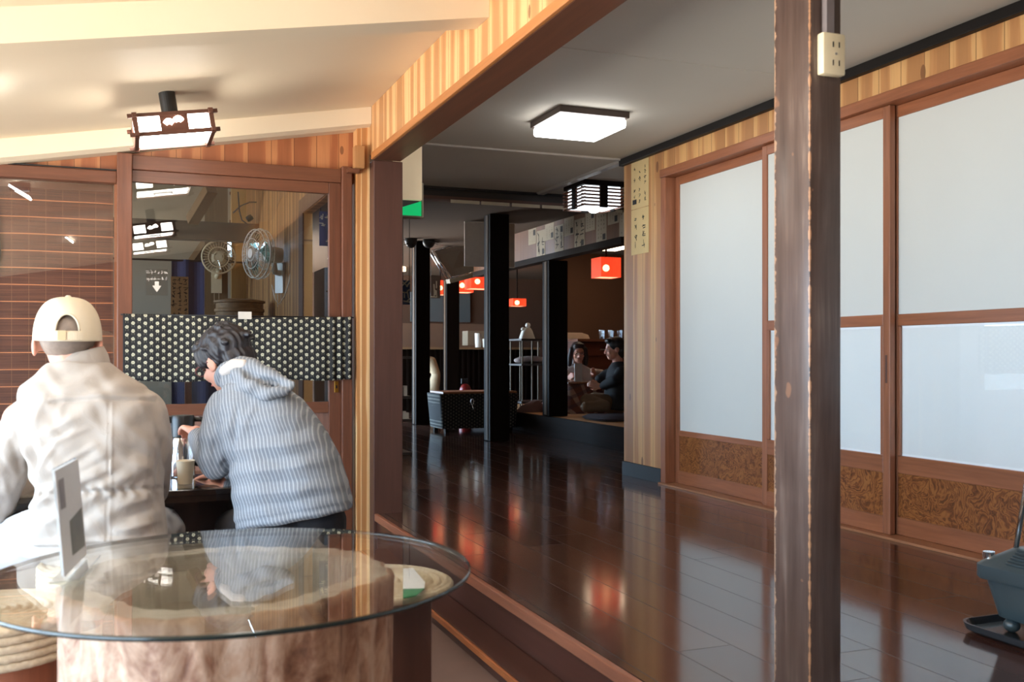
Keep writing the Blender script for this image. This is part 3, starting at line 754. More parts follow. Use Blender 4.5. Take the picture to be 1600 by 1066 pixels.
# sign and cover board on the corner post
e = empty('exit_sign', None, 'cream sign box with green lit lower panel beside the corner post', 'sign')
yS = 4.90
A = onY(659.5, 313, yS); A2 = onY(659.5, 340, yS)
B('cover', plain('sign_cover', lin(222, 202, 168), .5, var=.03, emis=lin(222, 202, 168), es=.38), (XI + .014, yS, A.z), (A.x, yS + .03, ZC - .001), e, .002)  # faint glow put into the cover to lift it out of shade
B('side_rail', plain('sign_rail', lin(150, 140, 120), .5), (A.x + .0005, yS, A2.z), (A.x + .008, yS + .06, A.z + .09), e)
m = MB(); g0, g1 = onY(628, 328, yS), onY(659, 314, yS)
m.poly([(XI + .014, yS + .012, A2.z + .008), (A.x - .001, yS + .012, A2.z + .008), (A.x - .001, yS + .012, g1.z), (XI + .014, yS + .012, g0.z)], (0, .02, 0))
m.build('green_panel', plain('green_lit', lin(10, 150, 90), .4, var=.03, emis=lin(0, 170, 95), es=1.0), e)
B('bottom_lip', plain('sign_lip', lin(120, 116, 98), .5), (XI + .014, yS, A2.z - .002), (A.x, yS + .06, A2.z + .007), e)
settle(e, (XI + .1, yS, A2.z))

# red paper lampshades
REDP = NT('red_lampshade'); p, x, y, z = REDP.pos()
n = REDP.noise(REDP.comb(REDP.math('MULTIPLY', x, 6), REDP.math('MULTIPLY', y, 6), z), 14, 2)
REDP.col(lin(214, 70, 40)); REDP.b.inputs['Emission Color'].default_value = (*lin(240, 74, 40), 1)
REDP.b.inputs['Alpha'].default_value = .7
REDP.L(REDP.math('MULTIPLY_ADD', n, .7, .5), REDP.b.inputs['Emission Strength']); REDP.rough(.7)
BULB = emit('warm_bulb', (1, .6, .28), 35)
def red_lamp(c, s, h, ztop, label, light=2.0):
    e = empty('red_pendant_lamp', None, label, 'lamp', 'red cloth pendant lamps')
    m = MB(); x, y, z = c
    for (sx, sy) in ((1, 0), (-1, 0), (0, 1), (0, -1)):
        if sx: m.box((x + sx*s/2 - .002, y - s/2, z - h/2), (x + sx*s/2 + .002, y + s/2, z + h/2))
        else: m.box((x - s/2, y + sy*s/2 - .002, z - h/2), (x + s/2, y + sy*s/2 + .002, z + h/2))
    m.build('shade', REDP.m, e)
    m = MB(); m.box((x - s/2 + .003, y - s/2 + .003, z - h/2 + .004), (x + s/2 - .003, y + s/2 - .003, z - h/2 + .006)); m.build('bottom_diffuser', emit('warm_diffuser', (1, .62, .34), 1.3), e)
    m = MB(); m.ell((x, y, z), .035); m.build('bulb', BULB, e)
    m = MB(); m.tube([(x, y, z + .035), (x, y, ztop - .001)], .01); m.build('cord', M['blackZ'], e)
    return settle(e, (x, y, ztop))
red_lamp(S(947, 419, 9.9), .22, .20, ZC, 'red square lampshade hanging in the alcove beneath the notices', 6)
red_lamp(S(746, 440, 12.6), .26, .2, ZC, 'red lampshade nearest the left side of the beam-high dark post')
red_lamp(S(722, 446, 13.2), .24, .2, ZC, 'red lampshade just right of the farthest dark post')
red_lamp(S(688, 450, 13.6), .15, .2, ZC, 'thin sliver of red lampshade left of the farthest dark post')
red_lamp(S(808, 473, 14.2), .20, .11, ZC, 'small red lampshade seen right of the beam-high dark post')

# board behind the beam-high post, tilted steel-framed panel
a, b_ = S(726, 346, 9.3), S(816, 416, 9.3)
tag(B('hanging_board', plain('grey_board', lin(222, 210, 198), .7), (a.x, a.y, b_.z), (b_.x, a.y + .012, a.z)), 'pale grey board hanging behind the beam-high dark post', 'board')
e = empty('tilted_panel', None, 'grey tilted panel with shiny steel edges above the red lampshades', 'panel')
P1, P2, P3, P4 = S(676, 393, 11.4), S(726, 380, 11.5), S(760, 420, 11.8), S(704, 434, 11.5)
m = MB(); m.poly([P1, P2, P3, P4], (0, .03, .02)); m.build('sheet', plain('tilt_sheet', lin(150, 146, 136), .5, var=.1, scale=6), e)
m = MB(); m.tube([P1, P4], .022); m.tube([P1, P2], .01); m.tube([P4, P3], .014); m.tube([P1 + Vector((-.05, 0, .02)), P4 + Vector((-.05, 0, -.02))], .012); m.build('steel_frame', M['chrome'], e, True)
settle(e, P4)
m = MB(); h0_, h1_ = S(700, 440, 11.9), S(765, 424, 12.3); m.beam(h0_, h1_, .08, .05); he = tag(m.build('hood_edge', plain('hood_edge', lin(120, 112, 96), .5)), 'pale horizontal strip under the tilted panel', 'strip'); hang(he, h0_.x + .05, h0_.x + .06, h0_.y + .02, h0_.z + .02); hang(he, h1_.x - .06, h1_.x - .05, h1_.y - .02, h1_.z + .02)

# counter at the far end
a, b_ = S(716, 543, 14.2), S(842, 543, 14.2)
e = empty('counter', None, 'long dark ribbed counter at the far end of the room', 'counter')
B('counter_top', wood('counter_wood', lin(150, 116, 84), 'X', .2), (2.6, a.y - .35, a.z - .03), (5.6, 15.19, a.z), e)
m = MB(); m.box((2.62, a.y - .28, ZP + .001), (5.58, a.y - .26, a.z - .0305))
for k in range(36): m.box((2.64 + k*.081, a.y - .295, ZP + .01), (2.67 + k*.081, a.y - .2801, a.z - .031))
m.build('ribbed_front', M['blackZ'], e); settle(e, (4, a.y, ZP))
a, b_ = S(716, 452, 15.0), S(760, 500, 15.0)
tag(B('serving_hatch', plain('grey_glass', lin(98, 106, 110), .3, var=.15, scale=4), (a.x - .5, 15.16, b_.z), (b_.x + .1, 15.199, a.z)), 'grey serving hatch behind the counter under the red lamps', 'hatch')
st('wall_board', plain('lit_board', lin(132, 100, 80), .7, var=.1, scale=4), (2.6, 15.17, 1.2), (5.6, 15.1995, S(716, 503, 15.0).z))
a = S(601/1, 0, 1)
for (u, v, lb) in ((747, 514, 'small pale cup on the far counter'), (759, 511, 'small pale bowl on the far counter')):
    c_ = S(u, 543, 13.95); m = MB(); m.lathe((c_.x, c_.y, c_.z + .001), [(0, 0), (.04, 0), (.05, .2 if 'cup' in lb else .12), (.042, .2 if 'cup' in lb else .12), (.03, .02), (0, .02)], 20)
    tag(m.build('cup', M['white'], smooth='auto'), lb, 'crockery')
a, b_ = S(731, 517, 14.25), S(757, 541, 14.25)
tag(B('cardboard_box', plain('pale_box', lin(150, 134, 112), .7), (a.x, a.y, b_.z + .012), (a.x + .34, a.y + .25, a.z)), 'pale box standing on the far counter', 'box')
# fire extinguisher-red object
c_ = S(727, 612, 11.6)
e = empty('fire_extinguisher', None, 'small dark red extinguisher against the ribbed counter', 'fire extinguisher')
m = MB(); m.lathe((c_.x, c_.y, ZP + .001), [(0, 0), (.07, 0), (.075, .02), (.075, .36), (.05, .42), (.02, .44), (0, .44)], 20); m.build('cylinder', plain('ext_red', lin(120, 20, 20), .3), e, 'auto')
m = MB(); m.box((c_.x - .05, c_.y - .012, ZP + .442), (c_.x + .03, c_.y + .012, ZP + .50)); m.build('valve', M['black'], e); settle(e, (c_.x, c_.y, ZP))

# dotted-cloth box
c_ = S(689, 555, 9.75); e = empty('cloth_covered_box', None, 'low box covered in black dotted cloth behind the beam-high post', 'box')
bx0, by0 = c_.x, c_.y
m = MB(); m.loft([((bx0 + .42, by0 + .25, ZP + .04), (.40, 0, 0), (0, .24, 0), 12), ((bx0 + .42, by0 + .25, ZP + .39), (.43, 0, 0), (0, .26, 0), 12)])
m.build('cloth_cover', polka('dotted_box_cloth', 'X', .028, .034, (.16, .155, .13)), e, 'auto')
B('lid', wood('box_lid', lin(150, 96, 60), 'X', .2), (bx0 + .03, by0 + .02, ZP + .391), (bx0 + .82, by0 + .48, ZP + .41), e)
m = MB()
for sx in (.08, .76):
    for sy in (.06, .44): m.box((bx0 + sx - .02, by0 + sy - .02, ZP + .001), (bx0 + sx + .02, by0 + sy + .02, ZP + .0395))
m.build('feet', M['blackZ'], e)
r = S(738, 628, 9.62)
m = MB(); m.tube([r + Vector((.015*math.cos(t_), 0, .03*math.sin(t_))) for t_ in np.linspace(0, 6.28, 14)], .004, 6); m.tube([r + Vector((0, 0, -.03)), r + Vector((.01, 0, -.07)), r + Vector((.03, -.005, -.09))], .004, 6); m.build('tie_ring', M['chrome'], e, True)
settle(e, (bx0 + .4, by0 + .25, ZP))

# pale draped chair beyond the second post
c_ = S(683, 600, 12.9); e = empty('draped_chair', None, 'pale cloth-draped chair between the two far dark posts', 'chair')
m = MB(); m.ell((c_.x, c_.y + .25, .96), .09, .07, .06); m.caps([((c_.x - .2, c_.y + .2, 1.12), .05), ((c_.x - .02, c_.y + .2, 1.05), .07), ((c_.x + .05, c_.y + .2, .88), .06), ((c_.x, c_.y + .2, .68), .09), ((c_.x - .15, c_.y + .2, .58), .06)])
solidify_blob('drape', m, plain('pale_drape', lin(190, 168, 138), .8), e, .012, 4)
m = MB()
for sx in (-.12, .1):
    for sy in (.1, .3): m.box((c_.x + sx - .015, c_.y + sy - .015, ZP + .001), (c_.x + sx + .015, c_.y + sy + .015, .60))
m.build('legs', M['redZ'], e); settle(e, (c_.x, c_.y + .2, ZP))
# cabinet, hanging banner and dark straw ornament on the left
for (u0, u1, v0, v1, d_, colr, lb, wr) in ((629, 642, 438, 476, 8.6, lin(44, 56, 84), 'navy banner with white characters beside the brown corner post', 2), (673, 690, 430, 466, 12.0, lin(78, 62, 54), 'brown patterned cloth hanging between two far dark posts', 3)):
    a, b_ = S(u0, v0, d_), S(u1, v1, d_)
    e = B('hanging_banner', plain('banner_%d' % wr, colr, .8), (a.x, a.y, b_.z), (b_.x, a.y + .006, a.z)); tag(e, lb, 'banner')
    scribble('banner_writing', (a.x, a.y - .001, b_.z), (1, 0, 0), (0, 0, 1), b_.x - a.x, a.z - b_.z, (0, -1, 0), 1, 3, e, GREYP, 1.1, wr); hang(e, a.x + .005, b_.x - .005, a.y + .003, a.z)
a = S(628, 557, 7.6); b_ = S(646, 640, 7.6)
e = empty('shelf_unit', None, 'dark open shelf with small pale packets just right of the corner post', 'shelf')
m = MB(); X0, X1 = a.x - .25, b_.x
for z in (ZP + .002, .62, .80, 1.11): m.box((X0, a.y, z), (X1, a.y + .35, z + .02))
m.box((X0, a.y + .33, ZP + .002), (X1, a.y + .35, 1.13)); m.build('shelves', M['blackX'], e)
settle(e, (X0 + .1, a.y + .1, ZP))
for k, (uu, zz, hh) in enumerate(((640, .82, .07), (638, .64, .05), (643, .64, .04))):
    c_ = S(uu, 555, 7.55); tag(B('packet', M['white'], (c_.x - .012, a.y + .05 + k*.001, zz + .0005), (c_.x + .014, a.y + .09, zz + hh + .01)), ['small white packet on the upper shelf beside the corner post', 'small white packet on the middle shelf, left one', 'low white packet on the middle shelf, right one'][k], 'packet', 'packets on the dark shelf')
c_ = S(660, 376, 10.75); R = random.Random(4); m = MB(); m.ell((c_.x - .13, c_.y, c_.z), .07, .05, .09); m.ell((c_.x + .08, c_.y + .02, c_.z - .01), .07, .05, .07)
for k in range(26):
    a_ = R.uniform(-.5, 1.0); L_ = R.uniform(.1, .2); m.tube([c_ + Vector((.05, -.02, 0)), c_ + Vector((.05 + L_*math.cos(a_)*.8, R.uniform(-.05, .0), L_*math.sin(a_)*.6))], .004, 5, rs=[.008, .002])
for k in range(10):
    a_ = R.uniform(2.6, 3.9); L_ = R.uniform(.1, .16); m.tube([c_ + Vector((-.11, -.02, -.02)), c_ + Vector((-.11 + L_*math.cos(a_)*.8, R.uniform(-.05, .0), L_*math.sin(a_)))], .004, 5, rs=[.01, .002])
tag(m.build('feather_ornament', M['black'], smooth=True), 'black feathery ornament on the dark post right of the green sign', 'ornament')

# ------------------------------------------------------------------ alcove
def cloth_mat(name, c, var=.15): return plain(name, c, .85, var=var, scale=14, bumps=.15)
zT = .5425
c_ = S(920, 597, 10.2)
e = empty('low_table', None, 'low table with plaid blanket skirt between the two seated people', 'table')
B('table_top', wood('kotatsu_top', lin(120, 78, 50), 'X', .2, .3), (c_.x - .28, c_.y - .10, .842), (c_.x + .55, c_.y + .55, .865), e, .004)
t = NT('plaid_blanket'); p, x, y, z = t.pos()
f1 = t.math('LESS_THAN', t.math('FRACT', t.math('MULTIPLY', t.math('ADD', x, y), 9)), .35); f2 = t.math('LESS_THAN', t.math('FRACT', t.math('MULTIPLY', t.math('SUBTRACT', z, t.math('MULTIPLY', x, .4)), 11)), .4)
c2 = t.mix(f1, lin(110, 66, 54), lin(150, 120, 104)); c2 = t.mix(t.math('MULTIPLY', f2, .5), c2, lin(64, 52, 60)); t.col(c2); t.rough(.9)
m = MB(); m.loft([((c_.x + .13, c_.y + .22, zT + .001), (.52, 0, 0), (0, .42, 0), 5), ((c_.x + .13, c_.y + .22, zT + .10), (.46, 0, 0), (0, .37, 0), 5), ((c_.x + .13, c_.y + .22, .841), (.40, 0, 0), (0, .31, 0), 7)])
m.build('plaid_skirt', t.m, e, 'auto'); settle(e, (c_.x + .13, c_.y + .2, zT))
tag(B('menu_card', plain('menu_card', lin(200, 200, 196), .5), (S(898, 597, 10.15).x, S(898, 597, 10.15).y, .8655), (S(912, 597, 10.15).x, S(898, 597, 10.15).y + .008, S(898, 568, 10.15).z)), 'white upright menu card on the low table in front of the woman', 'menu')
# wall shelf with folded cloth and glasses
e = empty('alcove_shelf', None, 'dark shelf cabinet along the back of the alcove behind the seated people', 'cabinet')
zs = 1.335
B('shelf_top', M['redX'], (5.0, 10.60, zs - .03), (8.1, 11.09, zs), e)
B('cabinet_body', wood('cab', lin(84, 46, 32), 'X', .2), (5.02, 10.66, .545), (8.08, 11.085, zs - .031), e)
for k in range(5):
    q = B('drawer', wood('drw', lin(92, 48, 34), 'X', .2), (5.1 + k*.58, 10.645, zs - .2), (5.62 + k*.58, 10.659, zs - .05), e, .003); B('handle', M['steel'], (5.32 + k*.58, 10.635, zs - .135), (5.4 + k*.58, 10.6445, zs - .12), q)
settle(e, (6.5, 10.8, .545))
a, b_ = S(893, 527, 11.5), S(938, 530, 11.5)
m = MB(); m.loft([((a.x + .17, 10.8, zs + .001), (.19, 0, 0), (0, .14, 0), 8), ((a.x + .16, 10.8, zs + .05), (.18, 0, 0), (0, .13, 0), 8), ((a.x + .13, 10.8, zs + .075), (.13, 0, 0), (0, .12, 0), 6)])
tag(m.build('folded_cloth', cloth_mat('folded_white', lin(206, 180, 158)), smooth='auto'), 'folded pale cloth on the alcove shelf', 'cloth')
GL = clearglass('drinking_glass', (.97, .97, .97), .12, 1.5)
g0 = S(938, 527, 11.9)
for k in range(9):
    m = MB(); m.lathe((g0.x + .04 + .062*(k % 9), 10.75 + .08*(k % 2), zs + .0005), [(0, 0), (.022, 0), (.028, .11), (.025, .11), (.02, .01), (0, .01)], 16)
    tag(m.build('drinking_glass', GL, smooth='auto'), '%s clear drinking glass from the left in the row on the alcove shelf' % words[k], 'glass', 'drinking glasses on the alcove shelf')
# rack with crockery, left of alcove post
a, b_ = S(803, 527, 11.0), S(852, 640, 11.0)
e = empty('metal_rack', None, 'dark open rack left of the alcove post with white bundle on it', 'rack')
m = MB(); z0 = .5455
ax0, ax1, ay = a.x + .09, b_.x + .15, a.y
for z in (1.305, 1.02, z0 + .05): m.box((ax0, ay, z), (ax1, ay + .4, z + .02))
m.build('shelves', M['blackX'], e)
m = MB()
for X_ in (ax0 + .02, ax0 + .14, ax1 - .02):
    for Y_ in (ay + .02, ay + .38): m.tube([(X_, Y_, z0), (X_, Y_, 1.30)], .01)
m.build('uprights', plain('rack_metal', lin(84, 74, 62), .5, metal=.6), e); settle(e, (ax0 + .2, ay + .2, z0))
m = MB(); m.ell((ax0 + .2, ay + .2, 1.085), .2, .14, .045); m.ell((ax0 + .08, ay + .17, 1.08), .1, .1, .038)
tag(solidify_blob('white_bundle', m, cloth_mat('bundle', lin(170, 154, 150)), None, .012, 2), 'pale soft bundle on the middle level of the rack', 'bundle')
m = MB(); c_ = Vector((ax0 + .13, ay + .15, 1.326)); m.loft([(c_, (.09, 0, 0), (0, .05, 0), 6), (c_ + Vector((0, 0, .09)), (.06, 0, 0), (0, .045, 0), 4), (c_ + Vector((.01, 0, .13)), (.03, 0, 0), (0, .03, 0), 2)]); m.ell(c_ + Vector((.012, 0, .155)), .03); m.ell(c_ + Vector((-.05, 0, .11)), .024)
tag(m.build('ceramic_figure', M['white'], smooth='auto'), 'white ceramic figure on top of the rack', 'figurine')
# floor cushion and shoes
zab = plain('cushion_navy', lin(52, 52, 64), .85, var=.5, scale=40)
c_ = S(955, 657, 8.9)
def cushion(c, sx, sy, mat, lb, h=.05):
    m = MB(); m.loft([(c + Vector((0, 0, .001)), (sx*.9, 0, 0), (0, sy*.9, 0), 6), (c + Vector((0, 0, h*.5)), (sx, 0, 0), (0, sy, 0), 6), (c + Vector((0, 0, h)), (sx*.8, 0, 0), (0, sy*.8, 0), 6)])
    return tag(m.build('floor_cushion', mat, smooth='auto'), lb, 'cushion', 'floor cushions in the alcove')
cushion(Vector((c_.x + .12, c_.y + .1, zT)), .28, .27, zab, 'dark patterned floor cushion at the tatami edge')
cushion(Vector((4.75, 9.55, zT)), .3, .27, plain('cushion_teal', lin(46, 66, 80), .85, var=.3, scale=30), 'blue-grey floor cushion under the khaki-trousered person')
def shoe(u, v, d, rot, lb, z=ZP, mat=None):
    c = S(u, v, d); e = empty('shoe', None, lb, 'shoe', 'shoes left on the floor before the alcove')
    R = Matrix.Rotation(rot, 3, 'Z'); f = lambda q: Vector((c.x, c.y, z)) + R @ Vector(q)
    m = MB(); rr = lambda q, a, b: (f(q), R @ Vector((a, 0, 0)), R @ Vector((0, b, 0)), 2.4)
    m.loft([rr((0, 0, .002), .042, .13), rr((0, 0, .018), .044, .132)]); m.build('sole', M['black'], e)
    m = MB(); m.loft([rr((0, 0, .019), .04, .126), rr((0, -.004, .045), .04, .12), rr((0, -.045, .07), .033, .075), rr((0, -.06, .085), .028, .055)]); m.build('upper', mat or M['black'], e, 'auto')
    return settle(e, (c.x, c.y, z))
shoe(822, 655, 11.2, 1.3, 'black shoe leftmost in the row before the alcove'); shoe(848, 657, 11.0, 1.1, 'black shoe directly below the alcove post')
shoe(872, 664, 10.5, 1.9, 'black shoe right of the alcove post foot'); shoe(918, 688, 9.0, 1.7, 'front left black shoe of the group nearest the cedar wall')
shoe(938, 682, 9.35, 1.2, 'middle black shoe of the group nearest the cedar wall'); shoe(957, 684, 9.25, 2.0, 'right black shoe of the group nearest the cedar wall')
m = MB(); c_ = S(829, 632, 10.3); c_.z = zT; m.loft([(c_ + Vector((0, 0, .001)), (.16, 0, 0), (0, .12, 0), 3), (c_ + Vector((.02, 0, .06)), (.12, 0, 0), (0, .09, 0), 3), (c_ + Vector((.06, 0, .12)), (.04, 0, 0), (0, .04, 0), 2)])
tag(m.build('folded_jacket', cloth_mat('jacket_grey', lin(110, 84, 80)), smooth='auto'), 'grey garment heaped on the tatami left of the alcove post', 'garment')
e = empty('alcove_lamp', None, 'round warm ceiling lamp in the alcove above the red lampshade', 'ceiling lamp')
c_ = S(950, 392, 11.3)
B('lamp_disc', emit('warm_panel', (1, .76, .52), 9), (c_.x - .2, c_.y - .2, ZC - .05), (c_.x + .2, c_.y + .2, ZC - .001), e, .01)
settle(e, (c_.x, c_.y, ZC))
e = empty('counter_fill_lamp', None, 'unseen warm round lamp added to light the far counter', 'ceiling lamp')
m = MB(); m.cyl((3.6, 13.8, ZC - .06), .15, .059, 24); m.build('lamp_disc', emit('warm_panel2', (1, .76, .52), 5), e)  # unseen lamp, added for its light on the far counter
settle(e, (3.6, 13.8, ZC))

# ================================================================== KITCHEN SEEN THROUGH THE DOOR GLASS
KW = M['cedarK']
wall_hole('wall_kitchen_right', KW, 'Y', 1.062, .055, 4.961, 10.6, 0, 2.95, [(5.42, 6.4, 0, 2.06)])
kp = plain('kitchen_plaster', lin(176, 166, 146), .8, var=.06, scale=3)
KY = 10.5
def kx(u, v): return onY(u, v, KY)
wa, wb = kx(363, 305), kx(418, 347); wc, wd = kx(316, 371), kx(362, 402); we_, wf_ = kx(403, 448), kx(420, 497)
wall_hole('wall_kitchen_back', kp, 'X', KY, .1, -2.4, 1.2, 0, 3.2, [(wa.x, wb.x, wb.z, wa.z), (wc.x, wd.x, wd.z, wc.z), (we_.x, wf_.x, wf_.z, we_.z)])
wall_hole('wall_kitchen_left', kp, 'Y', -2.5, .1, 4.961, 10.6, 0, 3.2, [(7.2, 9.3, 1.4, 2.4)])  # unseen side opening, added to brighten the kitchen
portal((-2.5, 8.1, 1.9), (0, -math.pi / 2, 0), 1.0, 2.1)
window(4, 'Y', -2.5, 7.2, 9.3, 1.4, 2.4, 2)  # frame of the added, unseen side window
st('ceiling_kitchen', kp, (-2.4, 4.965, 2.96), (1.061, 10.5, 3.02))
st('wall_kitchen_upper', kp, (-2.4, 4.962, 2.46), (1.061, 4.99, 2.955))
portal(((wa.x + wb.x)/2, KY + .1, (wa.z + wb.z)/2), (-math.pi/2, 0, 0), wb.x - wa.x, wa.z - wb.z)
# frame of the upper back window
w = struct_empty('window_3')
m = MB(); m.box((wa.x - .03, KY - .02, wb.z - .03), (wb.x + .03, KY - .001, wb.z)); m.box((wa.x - .03, KY - .02, wa.z), (wb.x + .03, KY - .001, wa.z + .03)); m.build('frame', M['redX'], w); settle(w, (wa.x, KY, wb.z))
a, b_ = S(296, 345, 8.3), S(426, 374, 8.3)
tag(B('kitchen_beam', wood('kbeam', lin(60, 48, 40), 'X', .2), (-2.39, a.y, b_.z), (1.061, a.y + .12, a.z)), 'dark horizontal roof beam in the kitchen behind the fans', 'beam')
br = [(S(300, 345, 8.25), S(330, 295, 8.0)), (S(296, 420, 9.6), S(330, 372, 9.2))]
for i, (p0, p1) in enumerate(br):
    m = MB(); m.beam(p0, p1, .09, .08); tag(m.build('roof_brace', wood('brace%d' % i, lin(116, 88, 58), 'Z', .2)), ['upper slanting wooden brace above the kitchen beam', 'lower slanting wooden brace below the kitchen beam'][i], 'brace')
a, b_ = S(362, 400, 9.4), S(402, 700, 9.4)
tag(B('kitchen_column', wood('kcolumn', lin(198, 158, 96), 'Z', .15), (a.x, a.y, FZ), (b_.x, a.y + .1, 2.959)), 'light wooden column behind the two fans in the kitchen', 'column')
m = MB()
for k in range(4): m.box((we_.x - .03, KY - .03, wf_.z + .02 + k*.09), (wf_.x + .03, KY - .001, wf_.z + .04 + k*.09))
for xx in (we_.x - .03, wf_.x + .01): m.box((xx, KY - .03, wf_.z - .05), (xx + .02, KY - .001, we_.z + .02))
tag(m.build('slatted_rack', M['blackX']), 'small dark slatted rack before the narrow bright opening', 'rack')
a, b_ = S(268, 405, 9.0), S(359, 640, 9.0)
m = MB(); n_ = 20
for k in range(n_):
    x0 = a.x + (b_.x - a.x)*k/n_; x1 = a.x + (b_.x - a.x)*(k+1)/n_; ya, yb = a.y + .015*math.sin(k*.9), a.y + .015*math.sin((k+1)*.9)
    m.poly([(x0, ya, b_.z), (x1, yb, b_.z), (x1, yb, a.z), (x0, ya, a.z)], (0, .004, 0))
nc = tag(m.build('navy_curtain', plain('navy_cloth', lin(58, 60, 92), .85), smooth='auto'), 'navy cloth curtain hanging behind the wall fan in the kitchen', 'curtain')
m = MB(); m.tube([(-2.395, a.y, a.z - .01), (b_.x + .3, a.y, a.z - .01)], .009); m.build('rod', M['blackX'], nc)
a, b_ = S(267, 432, 7.2), S(295, 497, 7.2)
e = B('paper_note', plain('note_paper', lin(190, 160, 118), .8), (a.x, a.y, b_.z), (b_.x, a.y + .004, a.z)); tag(e, 'tan paper note with vertical brush writing seen through the door glass', 'notice')
scribble('brush_writing', (a.x, a.y - .001, b_.z + .02), (1, 0, 0), (0, 0, 1), b_.x - a.x, a.z - b_.z - .03, (0, -1, 0), 3, 9, e, INK, 1.0, 12)
a, b_ = onY(228, 420, 4.8605), onY(262, 462, 4.8605)
e = B('sign_reflection', clearglass('reflection_film', (.93, .93, .93), .05, 1.0), (a.x, a.y, b_.z), (b_.x, a.y + .003, a.z)); tag(e, 'faint sheet standing in for a reflected sign with white writing and down arrow', 'notice')  # sign reflected in the door glass, modelled as a thin sheet
ww = plain('reflected_white', lin(216, 206, 196), .7)
scribble('white_writing', (a.x, a.y - .001, (a.z + b_.z)/2), (1, 0, 0), (0, 0, 1), b_.x - a.x, (a.z - b_.z)/2, (0, -1, 0), 6, 2, e, ww, 1.0, 5)
m = MB(); ac = Vector(((a.x + b_.x)/2, a.y - .0015, b_.z + .045)); m.poly([ac + Vector(q) for q in ((-.02, 0, 0), (0, 0, -.03), (.02, 0, 0), (.009, 0, 0), (.009, 0, .02), (-.009, 0, .02), (-.009, 0, 0))], (0, .001, 0)); m.build('arrow', ww, e)
# round woven steamer on a shelf
c_ = S(376, 497, 7.6); BK = wood('basket_weave', lin(128, 96, 58), 'X', .4, .7, 50, bumps=.5)
st_z = c_.z - .015
B('x', M['redX'], (0, 0, 0), (1, 1, 1)); bpy.data.objects.remove(bpy.data.objects['x'])
e = empty('kitchen_shelf', None, 'wooden shelf behind the door glass carrying the round woven basket', 'shelf')
B('board', M['redX'], (c_.x - .45, c_.y - .2, st_z - .03), (1.06, c_.y + .3, st_z - .001), e)
for xx in (c_.x - .4, .98): B('leg', M['redZ'], (xx, c_.y + .2, FZ + .001), (xx + .05, c_.y + .25, st_z - .0305), e)
settle(e, (c_.x, c_.y, 0))
m = MB(); m.lathe((c_.x, c_.y + .08, st_z), [(0, .0), (.175, 0), (.185, .01), (.18, .06), (.19, .065), (.19, .085), (.18, .09), (.18, .13), (.195, .135), (.195, .15), (.12, .165), (0, .17)], 40)
tag(m.build('woven_basket', BK, smooth='auto'), 'round brown woven basket on the kitchen shelf below the fans', 'basket')
# hanging cable and bulb socket
e = empty('hanging_socket', None, 'black cable with bulb socket hanging before the bright upper kitchen window', 'cable')
m = MB(); q = lambda u, v: S(u, v, 8.7)
m.tube([q(372, 300), q(374, 330), q(378, 344), q(386, 350)], .006); m.tube([q(364, 333), q(376, 322), q(390, 316), q(408, 316), q(412, 310)], .006); m.tube([q(412, 300), q(413, 315), q(410, 322)], .008); m.build('cable', M['black'], e, True)
m = MB(); m.tube([q(411, 316), q(406, 340)], .03, 12); m.tube([q(388, 338), q(392, 344)], .03, 10); m.build('socket', M['black'], e, True)
m = MB(); m.ell(q(408, 343), .03); m.build('bulb', clearglass('bulb_glass', (.8, .8, .78), .2), e, True)
m = MB(); m.tube([q(408, 347), q(413, 364)], .006); m.build('pull_rod', M['cream'], e); settle(e, q(412, 300))
